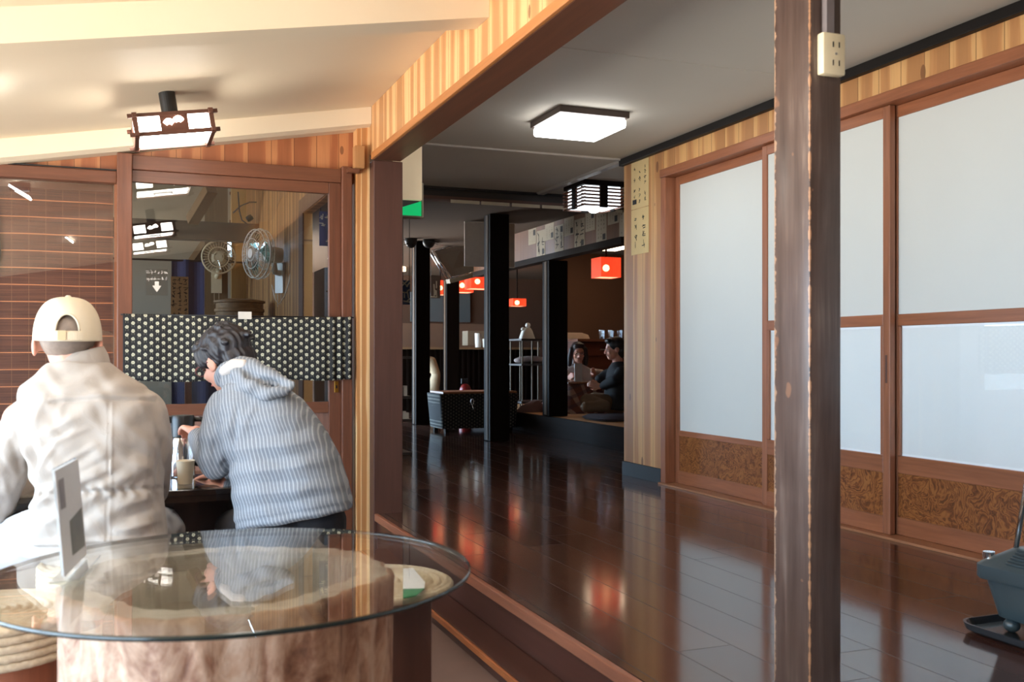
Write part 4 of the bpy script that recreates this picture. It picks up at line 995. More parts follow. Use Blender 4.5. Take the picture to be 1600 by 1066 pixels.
# two wall fans
def fan(name, c, face, r, wall_pt, label, wm, bladem):
    """c: hub centre, face: unit vector the fan blows along"""
    c, face = Vector(c), Vector(face).normalized(); e = empty('wall_fan', None, label, 'fan', 'kitchen wall fans')
    sd = face.cross(Vector((0, 0, 1))).normalized(); up = sd.cross(face)
    P = lambda a, b, d: c + sd*a + up*b + face*d
    g = MB()
    for rr, dd in ((r, 0), (r*.97, .035), (r*.97, -.035), (r*.6, .055), (r*.6, -.05), (r*.3, .06), (r*.3, -.055)):
        g.tube([P(rr*math.cos(t_), rr*math.sin(t_), dd) for t_ in np.linspace(0, 2*math.pi, 33)], .0035 if rr < r else .006, 5, False)
    for k in range(32):
        t_ = 2*math.pi*k/32; ct, sn_ = math.cos(t_), math.sin(t_)
        for s in (1, -1): g.tube([P(r*.18*ct, r*.18*sn_, .062*s), P(r*.6*ct, r*.6*sn_, .054*s), P(r*.97*ct, r*.97*sn_, .035*s), P(r*ct, r*sn_, 0)], .0014, 4, False)
    g.build('guard', wm, e, True)
    m = MB(); m.cyl(P(0, 0, .055), r*.19, .012, 24, ax=face); m.build('badge', wm, e, 'auto')
    for k in range(3):
        m = MB(); t0 = 2*math.pi*k/3 + .4; pts = []
        for j in range(7): a_ = t0 + j*.19; rr = r*.88*(1 - .03*(j-3)**2/9*3); pts.append(P(rr*math.cos(a_), rr*math.sin(a_), .012 - .004*j))
        pts += [P(r*.2*math.cos(t0 + .6), r*.2*math.sin(t0 + .6), -.01), P(r*.2*math.cos(t0 + .1), r*.2*math.sin(t0 + .1), .01)]
        m.poly(pts, face*.002); m.build('blade', bladem, e)
    m = MB(); m.loft([(P(0, 0, -.06), sd*.05, up*.05, 2), (P(0, 0, -.08), sd*.065, up*.06, 3), (P(0, 0, -.17), sd*.055, up*.055, 3), (P(0, 0, -.18), sd*.03, up*.03, 2)]); m.build('motor', wm, e, 'auto')
    wp = Vector(wall_pt); m = MB(); m.caps([(P(0, -.03, -.12), .018), (P(0, -.12, -.13), .022), (wp, .022)]); m.build('arm', wm, e, True)
    n_ = (wp - c); n_.z = 0; n_.normalize(); s2 = n_.cross(Vector((0, 0, 1)))
    m = MB(); m.obox(wp - n_*.012 + Vector((0, 0, -.03)), s2*.045, n_*.012, Vector((0, 0, .11))); base = m.build('base_plate', wm, e)
    m = MB(); m.tube([wp - n_*.02 + s2*.02 + Vector((0, 0, -.14)), wp - n_*.02 + s2*.02 + Vector((0, 0, -.22))], .002, 5); m.tube([wp - n_*.02 - s2*.02 + Vector((0, 0, -.14)), wp - n_*.02 - s2*.02 + Vector((0, 0, -.24))], .002, 5); m.build('pull_cords', wm, e)
    return settle(e, wp)
c1 = S(342, 402, 8.6); fan('f1', c1, (-c1.x - .1, -c1.y, -.3), .145, c1 + Vector((.0, .26, -.16)), 'cream wall fan facing the camera through the door glass, left of the two', M['cream'], clearglass('fan_blade_clear', (.8, .82, .78), .15, 2))
B('fan_board', wood('fanboard', lin(120, 96, 66), 'Z', .2), (c1.x - .1, c1.y + .275, c1.z - .5), (c1.x + .1, c1.y + .30, 2.95)); tag(bpy.data.objects['fan_board'], 'brown board carrying the cream fan in the kitchen', 'board')
c2 = S(404, 397, 7.0); fan('f2', c2, (-.93, -.36, 0), .178, (1.045, c2.y + .1, c2.z - .13), 'wall fan seen from its side through the door glass, right of the two', M['white'], clearglass('fan_blade_teal', (.45, .7, .68), .12, 2))
m = MB(); w_ = S(455, 420, 6.9); m.tube([w_, S(452, 440, 6.9), S(445, 462, 6.9), S(436, 476, 6.9), S(430, 468, 6.9), S(425, 445, 6.9)], .004, 6); tag(m.build('power_cable', M['white'], smooth=True), 'white power cord looping below the side-facing fan', 'cable')
# dark door frame and bits at the right of the view through the glass
st('trim_16', M['darkZ'], (1.052, 6.401, 0), (1.0615, 6.56, 2.06)); st('trim_17', M['darkY'], (1.052, 5.42, 2.061), (1.0615, 6.56, 2.16))
a, b_ = S(499, 330, 7.0), S(527, 384, 7.0)
e = B('dragon_banner', plain('banner_navy', lin(52, 58, 92), .8), (a.x, a.y, b_.z), (b_.x, a.y + .006, a.z)); tag(e, 'navy cloth with pale swirling pattern at the right edge of the door glass', 'banner')
scribble('swirls', (a.x, a.y - .001, b_.z), (1, 0, 0), (0, 0, 1), b_.x - a.x, a.z - b_.z, (0, -1, 0), 3, 4, e, GREYP, 1.2, 31); hang(e, a.x + .01, b_.x - .01, a.y + .003, a.z)
a, b_ = S(507, 418, 6.6), S(530, 495, 6.6)
e = empty('kitchen_cabinet', None, 'grey metal cabinet at the right edge of the door glass', 'cabinet')
B('body', plain('grey_metal', lin(94, 100, 108), .4), (a.x, a.y, .3601), (b_.x + .12, a.y + .4, a.z), e); B('door_gap', M['black'], (a.x + .01, a.y - .002, (a.z + b_.z)/2), (b_.x + .11, a.y - .0002, (a.z + b_.z)/2 + .01), e); settle(e, (a.x, a.y, .36))
# inner floor strip east of kitchen doorway is the raised floor itself
# ================================================================== NOREN ON THE DOOR
na, nb = onY(192, 491, 4.79), onY(550, 497, 4.79)
zt_, zb_ = onY(192, 490, 4.79).z, onY(300, 596, 4.79).z
m = MB(); NX, NZ = 120, 12; g = []
for j in range(NZ + 1):
    row = []
    for i in range(NX + 1):
        s_ = i / NX; x_ = na.x + (nb.x - na.x) * s_; fold = .004 * math.sin(s_*34 + j*.1) * (j / NZ + .3)
        if s_ > .88: fold += .011 * math.sin((s_ - .88) * 165) * (.5 + .5 * j / NZ)
        sag = .010 * math.sin(s_ * math.pi) if j < 3 else 0
        row.append(m.b.verts.new((x_, 4.79 + fold, zt_ - sag*(1 - j/3) - (zt_ - zb_) * j / NZ + (.003*math.sin(s_*20) if j == NZ else 0))))
    g.append(row)
for A, Bq in zip(g, g[1:]):
    for i in range(NX): m.b.faces.new((A[i], A[i+1], Bq[i+1], Bq[i]))
e = m.build('noren_curtain', polka('noren_dots', 'X'), smooth=True); sm = e.modifiers.new('t', 'SOLIDIFY'); sm.thickness = .0015
tag(e, 'black short curtain with rows of cream dots hung across the glass door', 'curtain')
m = MB(); m.tube([(na.x - .01, 4.797, zt_ - .004), (nb.x + .01, 4.797, zt_ - .004)], .0035, 8); o_ = m.build('hanging_rod', M['black'], None, True); o_.parent = e
a, b_ = onY(372, 487, 4.78), onY(393, 499, 4.78)
tag(B('clear_tag', plain('tag_white', lin(206, 200, 190), .4), (a.x, 4.778, b_.z), (b_.x, 4.7795, a.z)), 'small pale tag clipped to the top edge of the dotted curtain', 'tag')
# small wooden box by the ceiling corner
a, b_ = onY(556, 226, 4.72), onY(571, 262, 4.72)
e = empty('wooden_block', None, 'small square wooden box high on the wall above the cedar corner', 'box')
B('body', wood('block_wood', lin(176, 128, 82), 'Z', .15), (a.x, 4.735, b_.z), (b_.x, 4.7945, a.z), e, .002); B('bracket', M['redX'], (a.x - .03, 4.76, b_.z - .02), (b_.x - .02, 4.794, b_.z - .0005), e); settle(e, (a.x, 4.79, b_.z))

# ================================================================== TABLE SET IN FRONT
def lat(l, d): return Vector((d*SN + l*CS, d*CS - l*SN, 0))
TZ = .62; tc = lat(-.672, 2.38); TR = .571
bark = NT('log_wood'); p, x, y, z = bark.pos()
gv = bark.comb(x, y, bark.math('MULTIPLY', z, .42)); n1 = bark.noise(gv, 15, 6, .68, 1.0); n2 = bark.noise(p, 11, 4, .65); n3 = bark.noise(gv, 60, 3)
f_ = bark.math('ADD', bark.math('MULTIPLY', n1, .6), bark.math('ADD', bark.math('MULTIPLY', n2, .35), bark.math('MULTIPLY', n3, .1)))
bark.col(bark.ramp(f_, [(.36, lin(84, 52, 38)), (.46, lin(138, 96, 72)), (.56, lin(186, 150, 124)), (.72, lin(214, 190, 170))])); bark.rough(.6); bark.bump(n1, .5, .01)
endg = NT('log_end_grain'); p, x, y, z = endg.pos()
dx_ = endg.math('SUBTRACT', x, tc.x); dy_ = endg.math('SUBTRACT', y, tc.y - .02)
rad = endg.math('SQRT', endg.math('ADD', endg.math('MULTIPLY', dx_, dx_), endg.math('MULTIPLY', dy_, dy_)))
rg = endg.math('FRACT', endg.math('MULTIPLY', endg.math('ADD', rad, endg.math('MULTIPLY', endg.noise(p, 4, 3), .05)), 70)); nn = endg.noise(p, 14, 4)
endg.col(endg.ramp(endg.math('MULTIPLY_ADD', rg, .25, nn), [(.3, lin(140, 126, 112)), (.8, lin(190, 178, 164))])); endg.rough(.7); endg.bump(rg, .2, .004)
hol = wood('log_hollow', lin(92, 80, 74), 'X', .3, .6, 20)
e = empty('log_table', None, 'low round table made of a hollow tree trunk with thick round glass top', 'table')
lc = tc + lat(-.02, 0.0) - lat(0, 0); R = random.Random(3)
m = MB(); seg = 96; rings = []
def lr(t_, k): return .385 + .016*math.sin(3*t_ + 1) + .010*math.sin(7*t_ + 2 + k*.3) + .004*math.sin(19*t_ + k) + .006*math.sin(31*t_)
prof_ = [(FT + .001, 1.04), (.1, 1.02), (.25, .985), (.4, .98), (.52, .985), (.585, 1.0), (.6, .995), (.6045, .97)]
for k, (z_, s_) in enumerate(prof_): rings.append([m.b.verts.new((lc.x + lr(t_, k)*s_*math.cos(t_), lc.y + lr(t_, k)*s_*math.sin(t_), z_)) for t_ in [2*math.pi*q_/seg for q_ in range(seg)]])
for A, Bq in zip(rings, rings[1:]):
    for q_ in range(seg): m.b.faces.new((A[q_], A[(q_+1)%seg], Bq[(q_+1)%seg], Bq[q_]))
m.b.faces.new(rings[0][::-1])
m.build('trunk', bark.m, e, True)
m = MB(); rr_ = []
for (s_, z_) in ((.97, .6045), (.80, .6045), (.785, .595), (.775, .40)):
    rr_.append([m.b.verts.new((lc.x + lr(t_, 7)*s_*math.cos(t_), lc.y + lr(t_, 7)*s_*math.sin(t_), z_ + (.003*math.sin(9*t_) if z_ == .595 else 0))) for t_ in [2*math.pi*q_/seg for q_ in range(seg)]])
for A, Bq in zip(rr_, rr_[1:]):
    for q_ in range(seg): m.b.faces.new((A[q_], A[(q_+1)%seg], Bq[(q_+1)%seg], Bq[q_]))
m.build('trunk_rim', endg.m, e, 'auto')
m = MB(); m.lathe((lc.x, lc.y, .40), [(0, 0), (.30, 0)], 64); m.build('hollow_floor', hol, e)
m = MB(); m.lathe((tc.x, tc.y, 0), [(0, TZ), (TR - .003, TZ)], 128); m.lathe((tc.x, tc.y, 0), [(0, TZ - .012), (TR - .003, TZ - .012)], 128)
gt = m.build('glass_top', M['tglass'], e)
m = MB(); m.lathe((tc.x, tc.y, 0), [(TR - .003, TZ - .0005), (TR, TZ - .0025), (TR, TZ - .0095), (TR - .003, TZ - .0115)], 128); m.build('glass_edge', M['tedge'], gt, True)
settle(e, (tc.x, tc.y, 0))
logt = e
# menu holder standing on the glass
e = empty('menu_stand', None, 'slim upright sheet in a clear acrylic stand on the glass table, seen edge-on', 'menu stand')
b0, b1 = onZ(99, 903, TZ + .012), onZ(134, 866, TZ + .012); hv = Vector((0, 0, .243)) + lat(-.022, 0)
nv = (b1 - b0).cross(hv).normalized() * .0025
m = MB(); m.poly([b0, b1, b1 + hv, b0 + hv], nv); sh_ = m.build('sheet', plain('menu_sheet', lin(196, 194, 192), .35, var=.1, scale=9), e)
PQ = lambda a, b: b0 + (b1 - b0)*a + hv*b
for sg in (1.15, -.15):
    m = MB(); m.poly([PQ(.38, .12) + nv*sg, PQ(.95, .10) + nv*sg, PQ(.95, .50) + nv*sg, PQ(.38, .46) + nv*sg], nv*.05); m.build('printed_picture', plain('print_dark', lin(104, 100, 88), .4, var=.4, scale=25), sh_)
    m = MB(); m.poly([PQ(.08, .62) + nv*sg, PQ(.30, .61) + nv*sg, PQ(.30, .9) + nv*sg, PQ(.08, .9) + nv*sg], nv*.05); m.build('printed_text', plain('print_grey', lin(120, 112, 110), .4, var=.3, scale=60), sh_)
AC = clearglass('acrylic', (.93, .96, .96), .12, 1.4)
m = MB(); m.poly([b0 - nv*1.2, b1 - nv*1.2, b1 + hv*1.02 - nv*1.2, b0 + hv*1.02 - nv*1.2], -nv*.3); sd_ = nv.normalized()
m.poly([b0 - sd_*.03 - Vector((0, 0, .011)), b1 - sd_*.03 - Vector((0, 0, .011)), b1 + sd_*.035 - Vector((0, 0, .011)), b0 + sd_*.035 - Vector((0, 0, .011))], (0, 0, .004))
m.build('acrylic_holder', AC, e); settle(e, (b0 + b1)/2 - Vector((0, 0, .012)))
tc2 = lat(-.672*KT, 2.38*KT); A0, A1 = Vector((tc.x, tc.y, TZ)), Vector((tc2.x, tc2.y, CZ - (CZ - TZ)*KT))
resize(logt, KT, A0, A1, (tc2.x, tc2.y, FZ)); resize(e, KT, A0, A1, A1 + ((b0 + b1)/2 - A0)*KT)
# woven-seat stools
weave = NT('woven_rush'); p, x, y, z = weave.pos(); n = weave.noise(p, 90, 3); n2 = weave.noise(p, 12, 2)
weave.col(weave.ramp(weave.math('MULTIPLY_ADD', n, .5, weave.math('MULTIPLY', n2, .5)), [(.3, lin(190, 166, 132)), (.7, lin(232, 218, 192))])); weave.rough(.8); weave.bump(n, .5, .004)
def stool(c, r, zt, basew, basem, label, round_base=False, z0=FZ, coils=5):
    e = empty('woven_stool', None, label, 'stool', 'stools around the tables')
    m = MB(); n_ = 9
    for k in range(n_):            # coils across the top
        rr = r * (k + .5) / n_; m.lathe((c.x, c.y, 0), [(max(rr - r/n_*.52, 0.0001), zt - .012), (max(rr - r/n_*.35, .0003), zt - .004), (rr, zt), (rr + r/n_*.35, zt - .004), (rr + r/n_*.52, zt - .012)], 64)
    m.lathe((c.x, c.y, 0), [(r*.98, zt - .012), (0, zt - .014)], 64)
    for k in range(coils):
        zz = zt - .013 - k*.0165
        segs = 96; ringA = [[m.b.verts.new((c.x + (r*.985 + .0088*math.cos(a_) + .0016*math.sin(44*t_ + k*3))*math.cos(t_), c.y + (r*.985 + .0088*math.cos(a_) + .0016*math.sin(44*t_ + k*3))*math.sin(t_), zz + .0088*math.sin(a_) + .0006*math.sin(44*t_))) for a_ in [2*math.pi*j/8 for j in range(8)]] for t_ in [2*math.pi*i/segs for i in range(segs)]]
        for i in range(segs):
            A, Bq = ringA[i], ringA[(i+1) % segs]
            for j in range(8): m.b.faces.new((A[j], A[(j+1)%8], Bq[(j+1)%8], Bq[j]))
    m.build('woven_seat', weave.m, e, True)
    m = MB(); zb = zt - .006 - .0165*coils
    if round_base: m.cyl((c.x, c.y, z0 + .001), basew, zb - z0 - .001, 40, bev=.01)
    else: m.box((c.x - basew, c.y - basew, z0 + .001), (c.x + basew, c.y + basew, zb), .006)
    m.build('base', basem, e, 'auto'); return settle(e, (c.x, c.y, z0))
redbase = wood('stool_red_wood', lin(168, 104, 76), 'Z', .2, .45)
stool(lat((-14-800)/F*1.94, 1.94), .165, .64, .13, redbase, 'woven rush stool at the left edge of the log table, nearest the camera', True)
rs_ = lat((588-800)/F*2.186, 2.186); stool(rs_, .165, .64, .10, M['darkZ'], 'woven rush stool between the log table and the step', coils=1)
LZ = .6455
e = empty('reflection_card', None, 'white and green patch standing in for a reflection in the table glass', 'reflection_card')  # reflection in the table glass, modelled as a card on the stool
q0, q1, q2, q3, q4, q5 = [onZ(u, v, LZ) for u, v in ((630, 890), (645, 889), (664, 911), (630, 921), (630, 922), (663, 921))]
m = MB(); m.poly([q0, q3, q5, q2, q1], (0, 0, .002)); m.build('white_part', plain('reflection_white', (.95, .95, .95), .6, var=.01), e)
m = MB(); m.poly([q4, onZ(630, 936, LZ), onZ(650, 932, LZ), q5], (0, 0, .002)); m.build('green_part', plain('reflection_green', lin(20, 140, 84), .6), e); settle(e, q3)

# ------------------------------------------------------------------ dark table beyond, cup and thermos
DTZ = .64; ya_, yb_ = 3.86, 4.46; xa_, xb_ = -1.1, .72
dt = plain('dark_lacquer', lin(40, 28, 24), .25, var=.2, scale=6, coat=.3)
e = empty('dark_table', None, 'dark brown table with deep apron in front of the seated couple', 'table')
B('table_top', dt, (xa_, ya_, DTZ - .03), (xb_, yb_, DTZ - .006), e, .003)
B('glass_sheet', clearglass('table_sheet', (.9, .93, .92), .06), (xa_ + .01, ya_ + .01, DTZ - .0055), (xb_ - .01, yb_ - .01, DTZ - .0005), e)
B('apron', dt, (xa_ + .03, ya_ + .02, .585), (xb_ - .03, ya_ + .05, DTZ - .0305), e); B('back_panel', dt, (xa_ + .03, yb_ - .05, FP + .05), (xb_ - .03, yb_ - .02, DTZ - .0305), e)
for xx in (xa_ + .03, xb_ - .09):
    for yy in (ya_ + .051, yb_ - .111): B('leg', dt, (xx, yy, FP + .001), (xx + .06, yy + .06, DTZ - .0305), e)
dtab = e; settle(e, ((xa_ + xb_)/2, (ya_ + yb_)/2, 0))
c_ = onZ(290, 757, DTZ); m = MB()
m.lathe((c_.x, c_.y + .02, DTZ), [(0, 0), (.025, 0), (.0265, .002), (.0345, .086), (.0365, .089), (.0355, .091), (.0335, .089), (.026, .012), (0, .012)], 36)
cup_ = tag(m.build('paper_cup', plain('cup_paper', lin(250, 234, 206), .6, var=.02), smooth='auto'), 'plain cream paper cup on the dark table beside the thermos', 'cup')
c_ = onZ(286, 746, DTZ); c_.y += .03
e = empty('thermos_jug', None, 'steel thermos jug with black lid and handle behind the paper cup', 'thermos')
m = MB(); m.lathe((c_.x, c_.y, DTZ), [(0, 0), (.045, 0), (.05, .006), (.05, .12), (.044, .155), (.04, .165), (0, .165)], 40); m.build('body', M['chrome'], e, 'auto')
m = MB(); m.lathe((c_.x, c_.y, DTZ), [(.041, .160), (.046, .165), (.048, .24), (.044, .252), (0, .255)], 40); m.box((c_.x - .06, c_.y - .018, DTZ + .222), (c_.x - .03, c_.y + .018, DTZ + .25), .004); m.build('lid', M['black'], e, 'auto')
m = MB(); m.tube([(c_.x + .03, c_.y, DTZ + .235), (c_.x + .075, c_.y - .01, DTZ + .235), (c_.x + .095, c_.y - .01, DTZ + .20), (c_.x + .09, c_.y - .01, DTZ + .10), (c_.x + .05, c_.y, DTZ + .045)], .011, 10); m.build('handle', M['black'], e, True)
settle(e, (c_.x, c_.y, DTZ)); therm = e
ANC = S(150, 700, 3.32); ANT = S(150, 700, 3.32*KP)
pk = lambda x, y, z: ANT + (Vector((x, y, z)) - ANC)*KP
resize(dtab, KP, ANC, ANT, pk((xa_ + xb_)/2, (ya_ + yb_)/2, FP)); resize(cup_, KP, ANC, ANT, None); resize(therm, KP, ANC, ANT, pk(c_.x, c_.y, DTZ))
man_s, wom_s = Vector((-.075, 3.55, 0)), Vector((.545, 3.50, 0))
for args in ((man_s, .2, .455, .15, redbase, 'woven rush stool under the man in the cream cap', True, FP), (wom_s, .19, .43, .11, M['darkZ'], 'woven rush stool under the woman in the striped hoodie', False, FP)):
    resize(stool(*args), KP, ANC, ANT, pk(args[0].x, args[0].y, FP))

# ------------------------------------------------------------------ stove at the right edge
hx, hy = 2.43, 1.88; hm = plain('stove_enamel', lin(56, 68, 72), .3, var=.08, coat=.3)
e = empty('kerosene_stove', None, 'grey-green oil stove with chrome guard rails standing on a black tray by the doors', 'heater')
def rrect(hw, hd, r, n=6):
    pts = []
    for (sx, sy, a0) in ((1, 1, 0), (-1, 1, 90), (-1, -1, 180), (1, -1, 270)):
        for k in range(n + 1):
            t_ = math.radians(a0 + 90*k/n); pts.append((hx + sx*(hw - r) + r*math.cos(t_), hy + sy*(hd - r) + r*math.sin(t_)))
    return pts
def rloft(m, rows):
    rings = [[m.b.verts.new((x_, y_, z_)) for x_, y_ in rrect(hw, hd, r)] for hw, hd, r, z_ in rows]; n_ = len(rings[0])
    for A, Bq in zip(rings, rings[1:]):
        for k in range(n_): m.b.faces.new((A[k], A[(k+1)%n_], Bq[(k+1)%n_], Bq[k]))
    m.b.faces.new(rings[0][::-1]); m.b.faces.new(rings[-1])
m = MB(); rloft(m, [(.225, .225, .05, ZP + .001), (.245, .245, .06, ZP + .012), (.25, .25, .06, ZP + .03), (.244, .244, .06, ZP + .03), (.235, .235, .055, ZP + .012), (.1, .1, .05, ZP + .010)]); m.build('tray', plain('tray_black', lin(42, 46, 50), .25, coat=.3), e, 'auto')
m = MB(); rloft(m, [(.17, .17, .04, ZP + .05), (.18, .18, .04, ZP + .055), (.20, .20, .035, ZP + .155)]); m.build('tank', hm, e, 'auto')
m = MB(); rloft(m, [(.212, .212, .03, ZP + .156), (.216, .216, .03, ZP + .162), (.216, .216, .03, ZP + .195), (.208, .208, .03, ZP + .203), (.15, .15, .03, ZP + .245), (.145, .145, .03, ZP + .247)]); tp = m.build('top_shell', hm, e, 'auto')
m = MB()
for k in range(6):
    z_ = ZP + .209 + k*.0065; o_x = hx - .208 + (z_ - ZP - .203)*1.38
    m.tube([(o_x, hy - .12, z_ + .002), (o_x, hy + .115, z_ + .002)], .0032, 8)
m.build('louvre', hm, tp, True)
for s in (-1, 1):
    for q in (-1, 1):
        m = MB(); m.ell((hx + s*.145, hy + q*.145, ZP + .03), .022, .022, .0195); m.build('foot', hm, e, True)
m = MB(); m.cyl((hx - .2165, hy + .02, ZP + .178), .007, .004, 14, ax=(-1, 0, 0)); m.build('knob', M['chrome'], e)
m = MB(); m.cyl((hx - .17, hy + .20, ZP + .206), .016, .02, 18); m.build('fuel_cap', M['chrome'], e)
m = MB(); 
for s in (-1, 1):
    for q in (-1, 1): m.tube([(hx + s*.138, hy + q*.138, ZP + .24), (hx + s*.10, hy + q*.10, ZP + .62)], .007, 10)
m.build('guard_rails', M['chrome'], e, True)
m = MB(); m.lathe((hx, hy, ZP), [(.10, .247), (.085, .60), (.082, .60), (.097, .247)], 40); m.build('chimney_glass', clearglass('chimney', (.94, .96, .95), .08), e, True)
m = MB(); m.lathe((hx, hy, ZP), [(0, .247), (.06, .247), (.06, .45), (.03, .47), (0, .47)], 32); m.build('burner', M['steel'], e, 'auto')
m = MB(); rloft(m, [(.11, .11, .03, ZP + .605), (.12, .12, .03, ZP + .615), (.12, .12, .03, ZP + .63), (.10, .10, .03, ZP + .645)]); m.build('top_plate', M['chrome'], e, 'auto')
settle(e, (hx, hy, ZP))

# ================================================================== PEOPLE
r_ = Vector((CS, -SN, 0)); f_w = Vector((SN, CS, 0)); up_ = Vector((0, 0, 1))
SKIN = plain('skin', lin(222, 162, 140), .55, var=.06, scale=18); SKIN.node_tree.nodes['Principled BSDF'].inputs['Subsurface Weight'].default_value = .1
SKIN.node_tree.nodes['Principled BSDF'].inputs['Subsurface Scale'].default_value = .01
def frame_of(fwd, upv=(0, 0, 1)):
    Fd = Vector(fwd).normalized(); U = Vector(upv); U = (U - Fd*U.dot(Fd)).normalized(); R_ = Fd.cross(U)
    return R_, Fd, U, Matrix((R_, Fd, U)).transposed()
def head(m, c, fwd, upv=(0, 0, 1), s=1.0):
    R_, Fd, U, M3 = frame_of(fwd, upv); P = lambda a, b, d: Vector(c) + (R_*a + Fd*b + U*d)*s
    m.ell(P(0, -.008, .025), .074*s, .094*s, .088*s, M3); m.ell(P(0, .025, -.035), .060*s, .066*s, .075*s, M3)
    m.ell(P(0, .052, -.078), .036*s, .034*s, .030*s, M3)
    m.cap(P(0, .088, .005), .010*s, P(0, .106, -.032), .014*s)
    for q in (-1, 1):
        m.ell(P(q*.012, .098, -.036), .009*s, seg=10); m.ell(P(q*.034, .066, -.03), .024*s, .020*s, .022*s, M3)
        m.ell(P(q*.077, -.004, -.008), .008*s, .020*s, .032*s, M3, 12); m.ell(P(q*.074, .004, -.024), .008*s, .011*s, .014*s, M3, 10)
    m.cap(P(-.02, .084, -.060), .0075*s, P(.02, .084, -.060), .0075*s); m.cap(P(-.035, .080, .018), .009*s, P(.035, .080, .018), .009*s)
    return P, M3
def face_parts(P, M3, parent, s=1.0):
    m = MB()
    for q in (-1, 1): m.ell(P(q*.031, .083, .0), .012*s, .006*s, .005*s, M3, 12)
    m.build('eyes', plain('eye_dark', (.03, .02, .02), .3), parent, True)
    m = MB(); m.cap(P(-.018, .0915, -.060), .004*s, P(.018, .0915, -.060), .004*s); m.build('lips', plain('lips', lin(186, 100, 92), .5), parent, True)
def hand(m, w, dirv, palm, s=1.0, curl=.5, side=1):
    """palm with four unequal bent fingers and a thumb; palm = normal out of the palm"""
    D = Vector(dirv).normalized(); Pn = Vector(palm); Pn = (Pn - D*Pn.dot(D)).normalized(); A = D.cross(Pn)*side
    w = Vector(w)
    for k in range(4):
        a = (k - 1.5)*.0195*s; m.cap(w + A*a*.7, .013*s, w + D*.085*s + A*a, .0115*s)
    for k, L_ in enumerate((.068, .078, .073, .056)):
        a = (k - 1.5)*.0205*s; p0 = w + D*.088*s + A*a; ang = curl*.6; pts = [(p0, .0095*s)]; dd = D.copy()
        for j in range(3):
            dd = (D*math.cos(ang) + Pn*math.sin(ang)); p0 = p0 + dd*L_*s*(.46, .30, .24)[j]; pts.append((p0, (.0088, .0082, .0072)[j]*s)); ang += curl*.9
        m.caps(pts)
    t0 = w + D*.022*s - A*.026*s; t1 = t0 + (D*.55 - A*.6 + Pn*.3).normalized()*.036*s; t2 = t1 + (D*.8 - A*.1 + Pn*.45).normalized()*.030*s; t3 = t2 + (D*.8 + A*.15 + Pn*.4).normalized()*.024*s
    m.caps([(t0, .013*s), (t1, .0115*s), (t2, .010*s), (t3, .0085*s)])
def segd(u, v, a, b):
    a, b = np.array(a, float), np.array(b, float); d = b - a; L2 = (d**2).sum()
    t_ = np.clip(((u - a[0])*d[0] + (v - a[1])*d[1]) / L2, 0, 1); return np.hypot(u - a[0] - t_*d[0], v - a[1] - t_*d[1]), t_
def folds(u, v, L):
    out = np.zeros_like(u)
    for (a, b, A, w) in L:
        dd, t_ = segd(u, v, a, b); out += A*np.exp(-(dd/w)**2)*np.sin(np.pi*np.clip(t_*.9 + .05, 0, 1))**.6
    return out

# ---------------- man in the cream cap
man = empty('person', None, 'person seen from behind in cream cap and pale beige jacket, seated at the dark table', 'person')
D0 = 3.32; K = D0 / F
rg = lambda u, v, hw, hd, d=D0, lean=0: (S(u, v, d), r_*hw*d/F, f_w*hd + up_*lean, 2.5)
hc = S(106, 531, 3.34); hf = Vector((-.02, .99, -.06))
m = MB(); P, M3 = head(m, hc, hf, (0, .3, 1), 1.08)
for q in (-1, 1): m.ell(P(q*.094, -.014, -.022), .010, .022, .036, M3, 14)
m.caps([(S(108, 545, 3.33), .074), (S(122, 575, 3.34), .078), (S(128, 600, 3.33), .085)])
m.loft([rg(162, 860, 80, .12), rg(156, 760, 85, .13), rg(150, 670, 92, .13), rg(132, 615, 80, .09), rg(126, 590, 40, .06)])
el_r, wr_r = S(234, 765, 3.5), S(222, 748, 3.86); el_l, wr_l = S(-12, 785, 3.44), S(52, 752, 3.84)
m.caps([(S(214, 648, 3.34), .055), (el_r, .043), (wr_r, .03)]); m.caps([(S(32, 655, 3.34), .058), (el_l, .045), (wr_l, .03)])
hand(m, wr_r, (-.35, .9, -.05), (0, 0, -1), 1.0, .35, 1); hand(m, wr_l, (.5, .85, -.05), (0, 0, -1), 1.0, .35, -1)
kn_r, kn_l = Vector((.13, 3.98, .485)), S(-42, 868, 3.60); hp_r, hp_l = Vector((.0, 3.62, .555)), Vector((-.17, 3.60, .565))
an_r, an_l = Vector((.14, 3.94, FP + .09)), Vector((kn_l.x - .02, kn_l.y - .03, FP + .09))
m.caps([(hp_r, .07), (kn_r, .05), (an_r, .035)]); m.caps([(hp_l, .07), (kn_l, .05), (an_l, .035)])
solidify_blob('body', m, SKIN, man, .0065, 3)
face_parts(P, M3, man, 1.08)
m = MB(); m.caps([(Vector((-.09, 3.62, .56)), .10), (hp_r, .09), (kn_r, .072), (an_r + Vector((0, 0, .03)), .06)]); m.caps([(hp_l, .11), (kn_l + Vector((0, 0, 0)), .085), (an_l + Vector((0, 0, .03)), .06)])
def tf(co, no):
    u, v, d = uvd(co); return .006*np.sin(co[:, 2]*60 + co[:, 0]*25 + np.sin(co[:, 1]*30)) * (np.abs(no[:, 2]) < .8)
solidify_blob('trousers', m, cloth_mat('trouser_pale', lin(208, 206, 206)), man, .008, 5, tf)
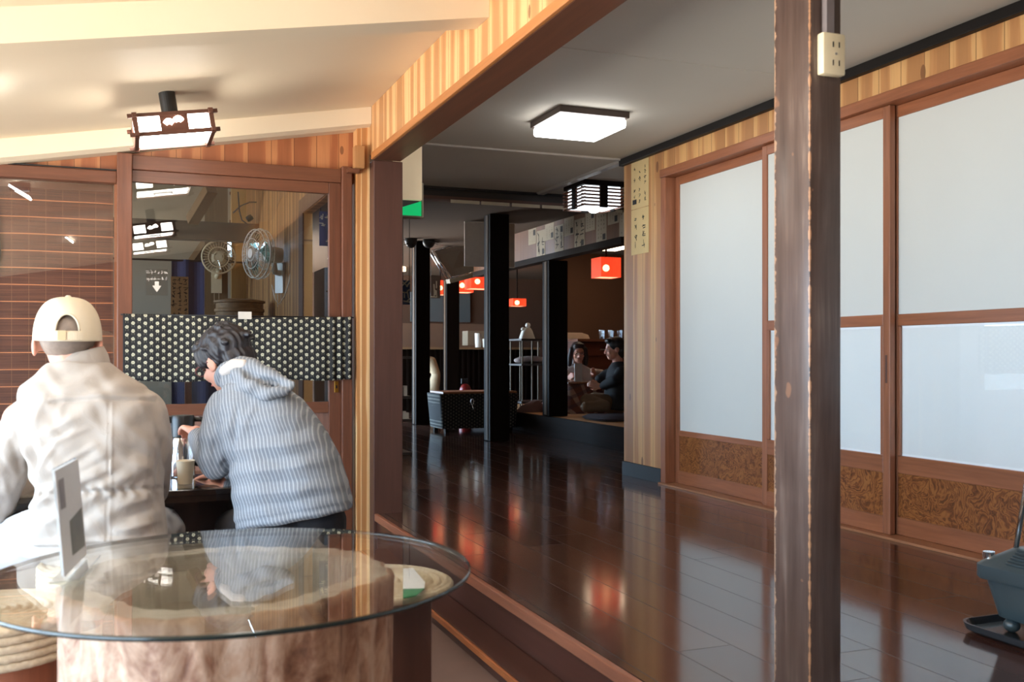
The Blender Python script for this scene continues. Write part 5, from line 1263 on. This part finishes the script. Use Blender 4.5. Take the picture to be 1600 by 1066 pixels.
for an, sd in ((an_r, 1), (an_l, -1)):
    m = MB(); c_ = Vector((an.x, an.y + .05, FP)); m.loft([(c_ + Vector((0, 0, .002)), (.05, 0, 0), (0, .14, 0), 2.6), (c_ + Vector((0, 0, .03)), (.05, 0, 0), (0, .138, 0), 2.6), (c_ + Vector((0, -.03, .07)), (.042, 0, 0), (0, .10, 0), 2.4), (c_ + Vector((0, -.06, .10)), (.036, 0, 0), (0, .05, 0), 2.2)])
    m.build('shoe', plain('shoe_brown', lin(70, 52, 44), .5), man, 'auto')
m = MB()
m.loft([rg(164, 872, 92, .15), rg(161, 848, 97, .16), rg(156, 815, 98, .165), rg(153, 775, 96, .165), rg(151, 720, 100, .17), rg(146, 672, 106, .165), rg(138, 632, 106, .15), rg(131, 603, 92, .125), rg(126, 584, 64, .10), rg(122, 566, 45, .085, 3.33)])
m.caps([(S(221, 648, 3.34), .087), (S(234, 700, 3.38), .080), (el_r, .067), (wr_r - (wr_r - el_r)*.12, .05)])
m.caps([(S(48, 662, 3.34), .092), (S(12, 715, 3.35), .086), (el_l, .078), (wr_l - (wr_l - el_l)*.12, .052)])
MF = [((60, 682), (122, 652), .007, 6), ((58, 705), (110, 672), -.006, 5), ((66, 700), (140, 668), .005, 5), ((60, 735), (90, 690), .006, 5), ((82, 735), (150, 695), .006, 5),
      ((84, 760), (180, 712), -.006, 6), ((95, 770), (185, 728), .006, 6), ((120, 770), (200, 745), .005, 6), ((180, 690), (250, 720), -.004, 7), ((190, 660), (245, 700), .004, 7),
      ((185, 715), (255, 740), .004, 6), ((190, 790), (255, 775), .004, 5), ((195, 812), (258, 790), -.005, 5), ((180, 830), (258, 812), .006, 5), ((60, 790), (100, 745), .006, 6), ((60, 820), (130, 800), .004, 6),
      ((0, 700), (40, 760), .006, 6), ((20, 690), (34, 760), -.008, 6), ((38, 690), (46, 750), .006, 5), ((0, 740), (20, 790), .006, 6), ((48, 700), (46, 785), -.020, 6), ((252, 690), (246, 790), -.012, 5),
      ((150, 640), (170, 690), -.003, 6), ((100, 620), (90, 660), .004, 7), ((215, 628), (240, 660), .004, 6), ((70, 620), (55, 660), .004, 6), ((30, 640), (20, 680), .005, 8)]
def mf(co, no):
    u, v, d = uvd(co); back = np.clip(-(no[:, 0]*SN + no[:, 1]*CS)*1.5 + .3, 0, 1)
    o = folds(u, v, MF)
    o += .0035*np.sin((u + v*1.7)/17 + 2*np.sin(v/31) + u/40) + .002*np.sin((u*.6 - v*1.3)/9 + np.sin(u/13)*1.4)
    yv = 624 - (u - 150)*.03 + .0016*(u - 150)**2*.4
    yoke = (u > 78) & (u < 245); o -= .005*np.exp(-((v - yv)/2.2)**2)*yoke
    o += .004*np.clip(1 - np.abs(v - yv + 5)/6, 0, 1)*yoke
    cs = 172 - (v - 700)*.02; o += (.0035*np.exp(-((u - cs - 1.6)/1.8)**2) - .003*np.exp(-((u - cs + 1.6)/1.6)**2))*(v > 620)*(v < 860)
    o += (v > 752)*(v < 790)*(u > 110)*.0035*np.sin(u/3.2 + np.sin(v/4)*1.3)*np.exp(-((v - 768)/10)**2)
    o -= .008*np.exp(-((v - 768 + (u-160)*.05)/4)**2)*(u > 60)
    o += .006*np.exp(-((v - 845 + (u - 160)*.06)/4)**2) - .006*np.exp(-((v - 852 + (u - 160)*.06)/3)**2)
    return o*back*1.35
t = NT('beige_cotton'); p, x, y, z = t.pos(); n = t.noise(p, 260, 2); t.col(t.mix(t.noise(p, 5, 3), lin(160, 150, 140), lin(178, 168, 158))); t.rough(.8); t.b.inputs['Sheen Weight'].default_value = .15; w1 = t.noise(p, 16, 4, .55, 1.6); t.bump(t.math('MULTIPLY_ADD', w1, 1.0, t.math('MULTIPLY', n, .03)), .22, .010); BEI = t.m
solidify_blob('jacket', m, BEI, man, .006, 6, mf)
m = MB(); n_ = 40; rr = []
cc = S(122, 566, 3.335)
for (hu, vv, hw_, hd_, th_) in ((0, 8, .100, .094, 0), (0, -6, .092, .088, 0), (-3, -19, .083, .080, 0), (-3, -20, .077, .074, 0), (0, 4, .076, .072, 0)):
    rr.append([m.b.verts.new(cc + r_*(hu/460 + hw_*math.cos(t_)) + f_w*(hd_*math.sin(t_) + .01) + up_*(-vv/460 + .012*math.sin(t_) + .01*math.cos(t_))) for t_ in [2*math.pi*q/n_ for q in range(n_)]])
for A, Bq in zip(rr, rr[1:]):
    for q in range(n_): m.b.faces.new((A[q], A[(q+1)%n_], Bq[(q+1)%n_], Bq[q]))
m.build('collar', BEI, man, True)
# hair and cap
HR_, HF, HU, H3 = frame_of(hf, (.0, .3, 1))
HP = lambda a, b, d: hc + HR_*a + HF*b + HU*d
m = MB(); m.ell(HP(0, -.014, .018), .091, .102, .100, H3, 32); m.ell(HP(0, -.048, -.012), .078, .062, .050, H3, 24)
solidify_blob('hair', m, plain('grey_hair', lin(136, 120, 108), .8, var=.25, scale=80), man, .006, 3, None, lambda co: ((co - np.array(hc)) @ np.array(HF) > .045))
capm = plain('cream_cap_cloth', lin(226, 213, 188), .8, var=.05, scale=30, bumps=.1)
cap = None; m = MB(); NA, NB = 160, 56; gr = []
def cap_pt(a_, b_):
    """a_ azimuth (0 = back), b_ elevation"""
    ce, se = math.cos(b_)**.66, math.sin(b_)**.92 if b_ > 0 else 0
    seam = 1 + .006*abs(math.sin(a_*3))
    return HP(.108*seam*ce*math.sin(a_), -.004 - .124*seam*ce*math.cos(a_), -.003 - .012*math.cos(a_)*(1 - se) + .147*se)
def hole(a_, b_):
    return b_ > .20 and abs(a_ - .02) < .34*math.sqrt(max(0, 1 - ((b_ - .20)/.38)**2))
for j in range(NB + 1): gr.append([m.b.verts.new(cap_pt(-math.pi + 2*math.pi*i/NA, max(math.pi/2*j/NB, .0001))) for i in range(NA)])
for j in range(NB):
    for i in range(NA):
        a_, b_ = -math.pi + 2*math.pi*(i + .5)/NA, math.pi/2*(j + .5)/NB
        if hole(a_, b_): continue
        try: m.b.faces.new((gr[j][i], gr[j][(i+1)%NA], gr[j+1][(i+1)%NA], gr[j+1][i]))
        except ValueError: pass
bmesh.ops.remove_doubles(m.b, verts=m.b.verts, dist=.0004)
cap = m.build('cap', capm, man, True); sm = cap.modifiers.new('t', 'SOLIDIFY'); sm.thickness = .003
m = MB(); m.tube([cap_pt(.02 + .345*math.sin(t_), .20 + .385*math.cos(t_)) for t_ in np.linspace(-1.57, 1.57, 20)], .0035, 8); m.build('opening_binding', capm, cap, True)
m = MB(); pts = [cap_pt(a_, .09) for a_ in np.linspace(-.45, .48, 15)]
for a_, b_ in zip(pts, pts[1:]): m.beam(a_, b_, .012, .026, HU)
m.build('strap', capm, cap); m = MB(); q = cap_pt(-.13, .10); m.obox(q - HF*.008, HR_*.012, HF*.003, HU*.016); m.build('buckle', plain('strap_buckle', lin(206, 186, 148), .5), cap)
m = MB(); m.ell(HP(0, -.004, .146), .010, .010, .006, H3, 12); m.build('top_button', capm, cap, True)
m = MB(); rowA, rowB = [], []
for t_ in np.linspace(-1, 1, 17):
    a_ = math.pi - t_*.95; base_ = cap_pt(a_, .02); tip = base_ + HF*(.072*math.sqrt(max(0, 1 - t_*t_*.93))) - HU*(.012 + .018*t_*t_)
    rowA.append(base_); rowB.append(tip)
for i in range(16): m.poly([rowA[i], rowA[i+1], rowB[i+1], rowB[i]], HU*.003)
m.build('brim', capm, cap); settle(man, (-.05, 3.36, 0)); resize(man, KP, ANC, ANT, pk(-.07, 3.58, FP))

# ---------------- woman in the striped hoodie
wom = empty('person', None, 'person with short black hair and blue-grey striped hooded shirt leaning over the table', 'person')
D1 = 3.45
def rt(u, v, hw, tilt, hd, d=D1, pw=2.5): return (S(u, v, d), r_*hw*d/F + up_*tilt*d/F, f_w*hd, pw)
wf = -r_*.80 + f_w*.50 - up_*.42; wu = up_*.85 - r_*.45 + f_w*.1; wc = S(352, 562, 3.60)
m = MB(); P, M3 = head(m, wc, wf, wu, 1.02)
m.caps([(S(366, 580, 3.58), .055), (S(385, 608, 3.5), .062)])
m.loft([rt(460, 800, 74, 8, .12), rt(448, 750, 74, 10, .12), rt(428, 680, 68, 10, .11), rt(408, 640, 60, 6, .10), rt(392, 612, 40, 4, .07)])
w_el, w_wr = S(336, 728, 3.50), S(306, 676, 3.86)
w_el2, w_wr2 = S(440, 720, 3.78), S(352, 740, 3.98)
m.caps([(S(346, 640, 3.48), .048), (w_el, .042), (w_wr, .028)]); m.caps([(S(450, 640, 3.55), .048), (w_el2, .042), (w_wr2, .028)])
hand(m, w_wr, (S(290, 664, 3.97) - w_wr), r_*-.4 + f_w*.4 - up_*.4, .92, .75, 1); hand(m, w_wr2, (-.9, .3, -.1), (0, 0, -1), .92, .4, -1)
wk = [Vector((.38, 3.94, .47)), Vector((.60, 3.94, .47))]; wh = [Vector((.44, 3.54, .53)), Vector((.62, 3.54, .53))]; wa_ = [Vector((.38, 3.88, FP + .09)), Vector((.60, 3.90, FP + .09))]
for h_, k_, a_ in zip(wh, wk, wa_): m.caps([(h_, .065), (k_, .048), (a_, .034)])
solidify_blob('body', m, SKIN, wom, .0065, 3); face_parts(P, M3, wom, 1.02)
m = MB(); blk = cloth_mat('black_trousers', lin(30, 28, 32))
m.caps([(Vector((.50, 3.53, .54)), .115), (wh[0], .10), (wk[0], .07), (wa_[0] + Vector((0, 0, .03)), .05)]); m.caps([(Vector((.62, 3.51, .54)), .115), (wh[1], .10), (wk[1], .07), (wa_[1] + Vector((0, 0, .03)), .05)])
solidify_blob('trousers', m, blk, wom, .008, 5)
for an in wa_:
    m = MB(); c_ = Vector((an.x, an.y + .04, FP)); m.loft([(c_ + Vector((0, 0, .002)), (.043, 0, 0), (0, .12, 0), 2.6), (c_ + Vector((0, 0, .03)), (.043, 0, 0), (0, .118, 0), 2.6), (c_ + Vector((0, -.03, .07)), (.036, 0, 0), (0, .085, 0), 2.4), (c_ + Vector((0, -.05, .10)), (.03, 0, 0), (0, .045, 0), 2.2)])
    m.build('shoe', M['black'], wom, 'auto')
t = NT('striped_cotton'); p, x, y, z = t.pos()
lt = t.math('SUBTRACT', t.math('MULTIPLY', x, CS), t.math('MULTIPLY', y, SN))
wob = t.math('MULTIPLY', t.noise(p, 9, 2), .018)
s_ = t.math('ADD', t.math('ADD', t.math('MULTIPLY', lt, .965), t.math('MULTIPLY', z, .262)), wob)
fr = t.math('FRACT', t.math('MULTIPLY', t.math('ADD', s_, 10), 1/.0098)); li = t.math('LESS_THAN', fr, .32)
cr = t.noise(t.comb(t.math('MULTIPLY', lt, 20), t.math('MULTIPLY', y, 20), t.math('MULTIPLY', z, 120)), 1.5, 3)
c = t.mix(t.math('MULTIPLY', li, .6), lin(124, 130, 138), lin(190, 193, 196)); c = t.mix(t.math('MULTIPLY', cr, .25), c, lin(84, 94, 112)); t.col(c); t.rough(.85); t.bump(t.math('ADD', t.math('ADD', cr, li), t.math('MULTIPLY', t.noise(p, 20, 4, .55, 1.4), 2.5)), .35, .003); STR = t.m
m = MB()
m.loft([rt(462, 808, 88, 15, .150), rt(460, 796, 90, 15, .158), rt(454, 765, 88, 14, .16), rt(446, 728, 84, 14, .155), rt(433, 690, 78, 12, .145), rt(420, 660, 72, 10, .135), rt(408, 635, 66, 8, .12), rt(396, 612, 52, 6, .095), rt(386, 596, 34, 4, .07)])
m.caps([(S(354, 640, 3.47), .074), (S(340, 680, 3.46), .068), (S(338, 722, 3.48), .062), (w_wr - (w_wr - w_el)*.18, .042)])
m.caps([(S(452, 645, 3.52), .07), (w_el2, .058), (w_wr2 - (w_wr2 - w_el2)*.15, .042)])
WF = [((372, 640), (358, 735), -.016, 5), ((362, 640), (346, 720), .006, 5), ((350, 625), (330, 700), .005, 5), ((325, 640), (322, 720), .005, 5), ((336, 650), (334, 730), -.005, 4), ((318, 700), (330, 750), .005, 5),
      ((372, 650), (430, 640), .005, 6), ((370, 668), (480, 640), .005, 6), ((365, 690), (490, 668), -.004, 6), ((360, 705), (500, 690), .006, 6), ((366, 725), (510, 705), -.005, 6), ((362, 742), (515, 722), .006, 6),
      ((366, 760), (525, 745), -.005, 6), ((366, 775), (530, 760), .006, 6), ((372, 795), (535, 772), -.004, 5), ((375, 640), (366, 700), .006, 5), ((400, 625), (372, 690), .004, 5), ((345, 728), (362, 722), -.006, 4), ((470, 640), (450, 700), .003, 8)]
def wfld(co, no):
    u, v, d = uvd(co); back = np.clip(-(no[:, 0]*SN + no[:, 1]*CS)*1.5 + .3, 0, 1)
    o = folds(u, v, WF) + .002*np.sin(v/6 + u/37 + np.sin(u/19)*1.2) + .0025*np.sin((u - v*.4)/12 + np.sin(v/15))
    hv_ = 806 - (u - 460)*.17; o += .005*np.exp(-((v - hv_ - 4)/3)**2) - .004*np.exp(-((v - hv_ + 4)/2.5)**2)
    return o*back
solidify_blob('hooded_shirt', m, STR, wom, .006, 5, wfld)
m = MB(); d_ = 3.44
m.caps([(S(346, 592, 3.52), .030), (S(358, 578, 3.48), .036), (S(378, 572, 3.46), .040), (S(402, 580, 3.43), .036), (S(425, 592, 3.40), .030), (S(446, 598, 3.38), .020), (S(458, 598, 3.37), .010)])
m.caps([(S(372, 588, 3.42), .030), (S(396, 606, 3.36), .030), (S(420, 616, 3.35), .027), (S(442, 610, 3.36), .022), (S(457, 601, 3.37), .011)])
m.caps([(S(356, 596, 3.46), .032), (S(380, 610, 3.40), .034), (S(405, 622, 3.38), .024)])
def hf2(co, no):
    u, v, d = uvd(co); return .0035*np.sin((v + u*.35)/5.5 + np.sin(u/16)) - .010*np.exp(-(segd(u, v, (385, 585), (448, 603))[0]/4)**2)
hd_ = solidify_blob('hood', m, STR, wom, .0055, 3, hf2)
m = MB(); m.caps([(S(352, 580, 3.455), .022), (S(366, 571, 3.43), .024), (S(380, 569, 3.42), .018)]); solidify_blob('hood_lining', m, cloth_mat('hood_lining', lin(204, 196, 190)), wom, .006, 3)
# hair: cap of strands
m = MB(); WR, WFd, WU, W3 = frame_of(wf, wu); WP_ = lambda a, b, d: wc + (WR*a + WFd*b + WU*d)*1.02
m.ell(WP_(0, -.020, .035), .089, .100, .092, W3, 28); m.ell(WP_(0, -.065, -.02), .072, .050, .062, W3, 22); m.ell(WP_(0, .05, .075), .070, .045, .032, W3, 18)
for q in (-1, 1): m.ell(WP_(q*.070, .028, .030), .020, .035, .042, W3, 14)
R = random.Random(5)
for k in range(26):
    a_ = R.uniform(0, 2*math.pi); b_ = R.uniform(-.1, 1.3); p0 = WP_(.084*math.cos(a_)*math.cos(b_), -.02 + .095*math.sin(a_)*math.cos(b_), .035 + .088*math.sin(b_)); m.cap(p0, .011, p0 + (p0 - wc).normalized()*.008 - WFd*.02 - WU*.015, .006)
def hrf(co, no):
    q = (co - np.array(wc)); a_ = q @ np.array(WR); b_ = q @ np.array(WFd); return .0022*np.sin(a_*300 + np.sin(b_*60)*2) + .0015*np.sin((a_ + b_)*420)
solidify_blob('hair', m, plain('black_hair', lin(38, 36, 42), .42, var=.3, scale=90, bumps=.3), wom, .0045, 2, hrf)
m = MB(); 
for q in (-1, 1):
    m.tube([WP_(q*.033 + .023*math.cos(t_), .103, .002 + .018*math.sin(t_)) for t_ in np.linspace(0, 2*math.pi, 17)], .0018, 6, False)
    m.tube([WP_(q*.056, .102, .006), WP_(q*.080, .06, .006), WP_(q*.084, .0, .004)], .0017, 6)
m.tube([WP_(-.010, .104, .006), WP_(.010, .104, .006)], .0018, 6); m.build('glasses', plain('glasses_frame', lin(110, 50, 56), .3), wom, True)
settle(wom, (.55, 3.42, 0)); resize(wom, KP, ANC, ANT, pk(.54, 3.52, FP))

# ---------------- people in the tatami alcove
def seated_far(name, label, hc_, fwd, top_mat, hairm, legs, d_, long_hair, sh, arms, extra=None):
    e = empty('person', None, label, 'person'); m = MB(); P, M3 = head(m, hc_, fwd, (0, 0, 1), 1.0)
    R_, Fd, U, _ = frame_of(fwd); Fh = Vector((Fd.x, Fd.y, 0)).normalized(); Rh = Vector((Fh.y, -Fh.x, 0))
    b = Vector((hc_.x, hc_.y, 0)) - Fh*.03; zz = hc_.z
    m.caps([(hc_ - up_*.07 - Fh*.02, .048), (b + up_*(zz - .17), .055)])
    m.loft([(b + up_*.64, Rh*.13, Fh*.09), (b + up_*(zz - .3), Rh*.14, Fh*.09), (b + up_*(zz - .19), Rh*.13, Fh*.06)])
    for q, (el, wr) in zip((-1, 1), arms):
        s_ = b + Rh*(q*.16) + up_*(zz - .22); m.caps([(s_, .04), (el, .036), (wr, .025)]); hand(m, wr, Fh*.8 + up_*.2, -Rh*q, .9, .6, q)
    solidify_blob('body', m, SKIN, e, .009, 2); face_parts(P, M3, e)
    m = MB(); m.loft([(b + up_*.60, Rh*.19, Fh*.14), (b + up_*(zz - .38), Rh*.18, Fh*.125), (b + up_*(zz - .26), Rh*.19, Fh*.11), (b + up_*(zz - .17), Rh*.14, Fh*.08), (b + up_*(zz - .13), Rh*.06, Fh*.055)])
    for q, (el, wr) in zip((-1, 1), arms):
        s_ = b + Rh*(q*.17) + up_*(zz - .23); m.caps([(s_, .062), (el, .055), (wr - (wr - el)*.2, .042)])
    solidify_blob('top', m, top_mat, e, .011, 3, lambda co, no: .004*np.sin(co[:, 2]*50 + co[:, 0]*30))
    m = MB(); m.ell(P(0, -.018, .035), .086, .098, .086, M3, 22); m.ell(P(0, -.055, -.03), .078, .055, .075, M3, 20)
    m.ell(P(0, .06, .085), .062, .035, .028, M3, 16)
    if long_hair:
        for q in (-1, 1): m.caps([(P(q*.075, .02, .04), .026), (P(q*.088, .012, -.05), .03), (P(q*.09, .0, -.13), .026)])
        m.caps([(P(0, -.07, -.02), .07), (P(0, -.06, -.12), .06)])
    solidify_blob('hair', m, hairm, e, .008, 2)
    m = MB(); 
    for chain in legs[0]: m.caps(chain)
    solidify_blob('trousers', m, legs[1], e, .012, 4)
    if extra: extra(e, P)
    return settle(e, (b.x, b.y, zT))
hw_ = S(903, 551, 10.75)
def glasses_far(e, P):
    m = MB()
    for q in (-1, 1): m.tube([P(q*.033 + .023*math.cos(t_), .103, .002 + .018*math.sin(t_)) for t_ in np.linspace(0, 2*math.pi, 13)], .002, 6, False)
    m.tube([P(-.010, .104, .006), P(.010, .104, .006)], .002, 6); m.build('glasses', M['black'], e, True)
seated_far('a', 'person with dark shoulder-length hair and glasses in a white top, sitting behind the low table', hw_, (-.25, -1, -.12), cloth_mat('white_top', lin(196, 182, 176)), plain('dark_hair', lin(46, 34, 32), .5),
           ([[(Vector((hw_.x, hw_.y - .02, .64)), .10), (Vector((hw_.x - .3, hw_.y + .05, .62)), .08), (Vector((hw_.x - .1, hw_.y - .12, .61)), .06)], [(Vector((hw_.x, hw_.y, .64)), .10), (Vector((hw_.x + .3, hw_.y + .05, .62)), .08), (Vector((hw_.x + .1, hw_.y - .1, .61)), .06)]], cloth_mat('dark_skirt', lin(60, 52, 58))),
           10.75, True, .19, [(Vector((hw_.x + .24, hw_.y - .08, .93)), S(926, 583, 10.35)), (Vector((hw_.x - .24, hw_.y - .08, .93)), S(890, 590, 10.4))], glasses_far)
hm_ = S(961, 545, 9.75)
seated_far('b', 'person in a black jacket and khaki trousers beside the low table', hm_, (-1, .25, -.1), cloth_mat('black_jacket', lin(30, 30, 34)), plain('dark_hair2', lin(32, 28, 28), .5),
           ([[(Vector((hm_.x, hm_.y, .65)), .10), (S(918, 627, 9.5), .075), (S(945, 635, 9.3), .06), (S(915, 636, 9.25), .05)], [(Vector((hm_.x + .05, hm_.y, .65)), .10), (S(930, 625, 9.9), .08), (S(960, 628, 9.8), .06)]], cloth_mat('khaki_trousers', lin(118, 96, 74))),
           9.75, False, .2, [(Vector((hm_.x - .08, hm_.y - .18, .90)), S(938, 604, 9.75)), (Vector((hm_.x - .06, hm_.y + .2, .90)), S(940, 602, 9.9))])
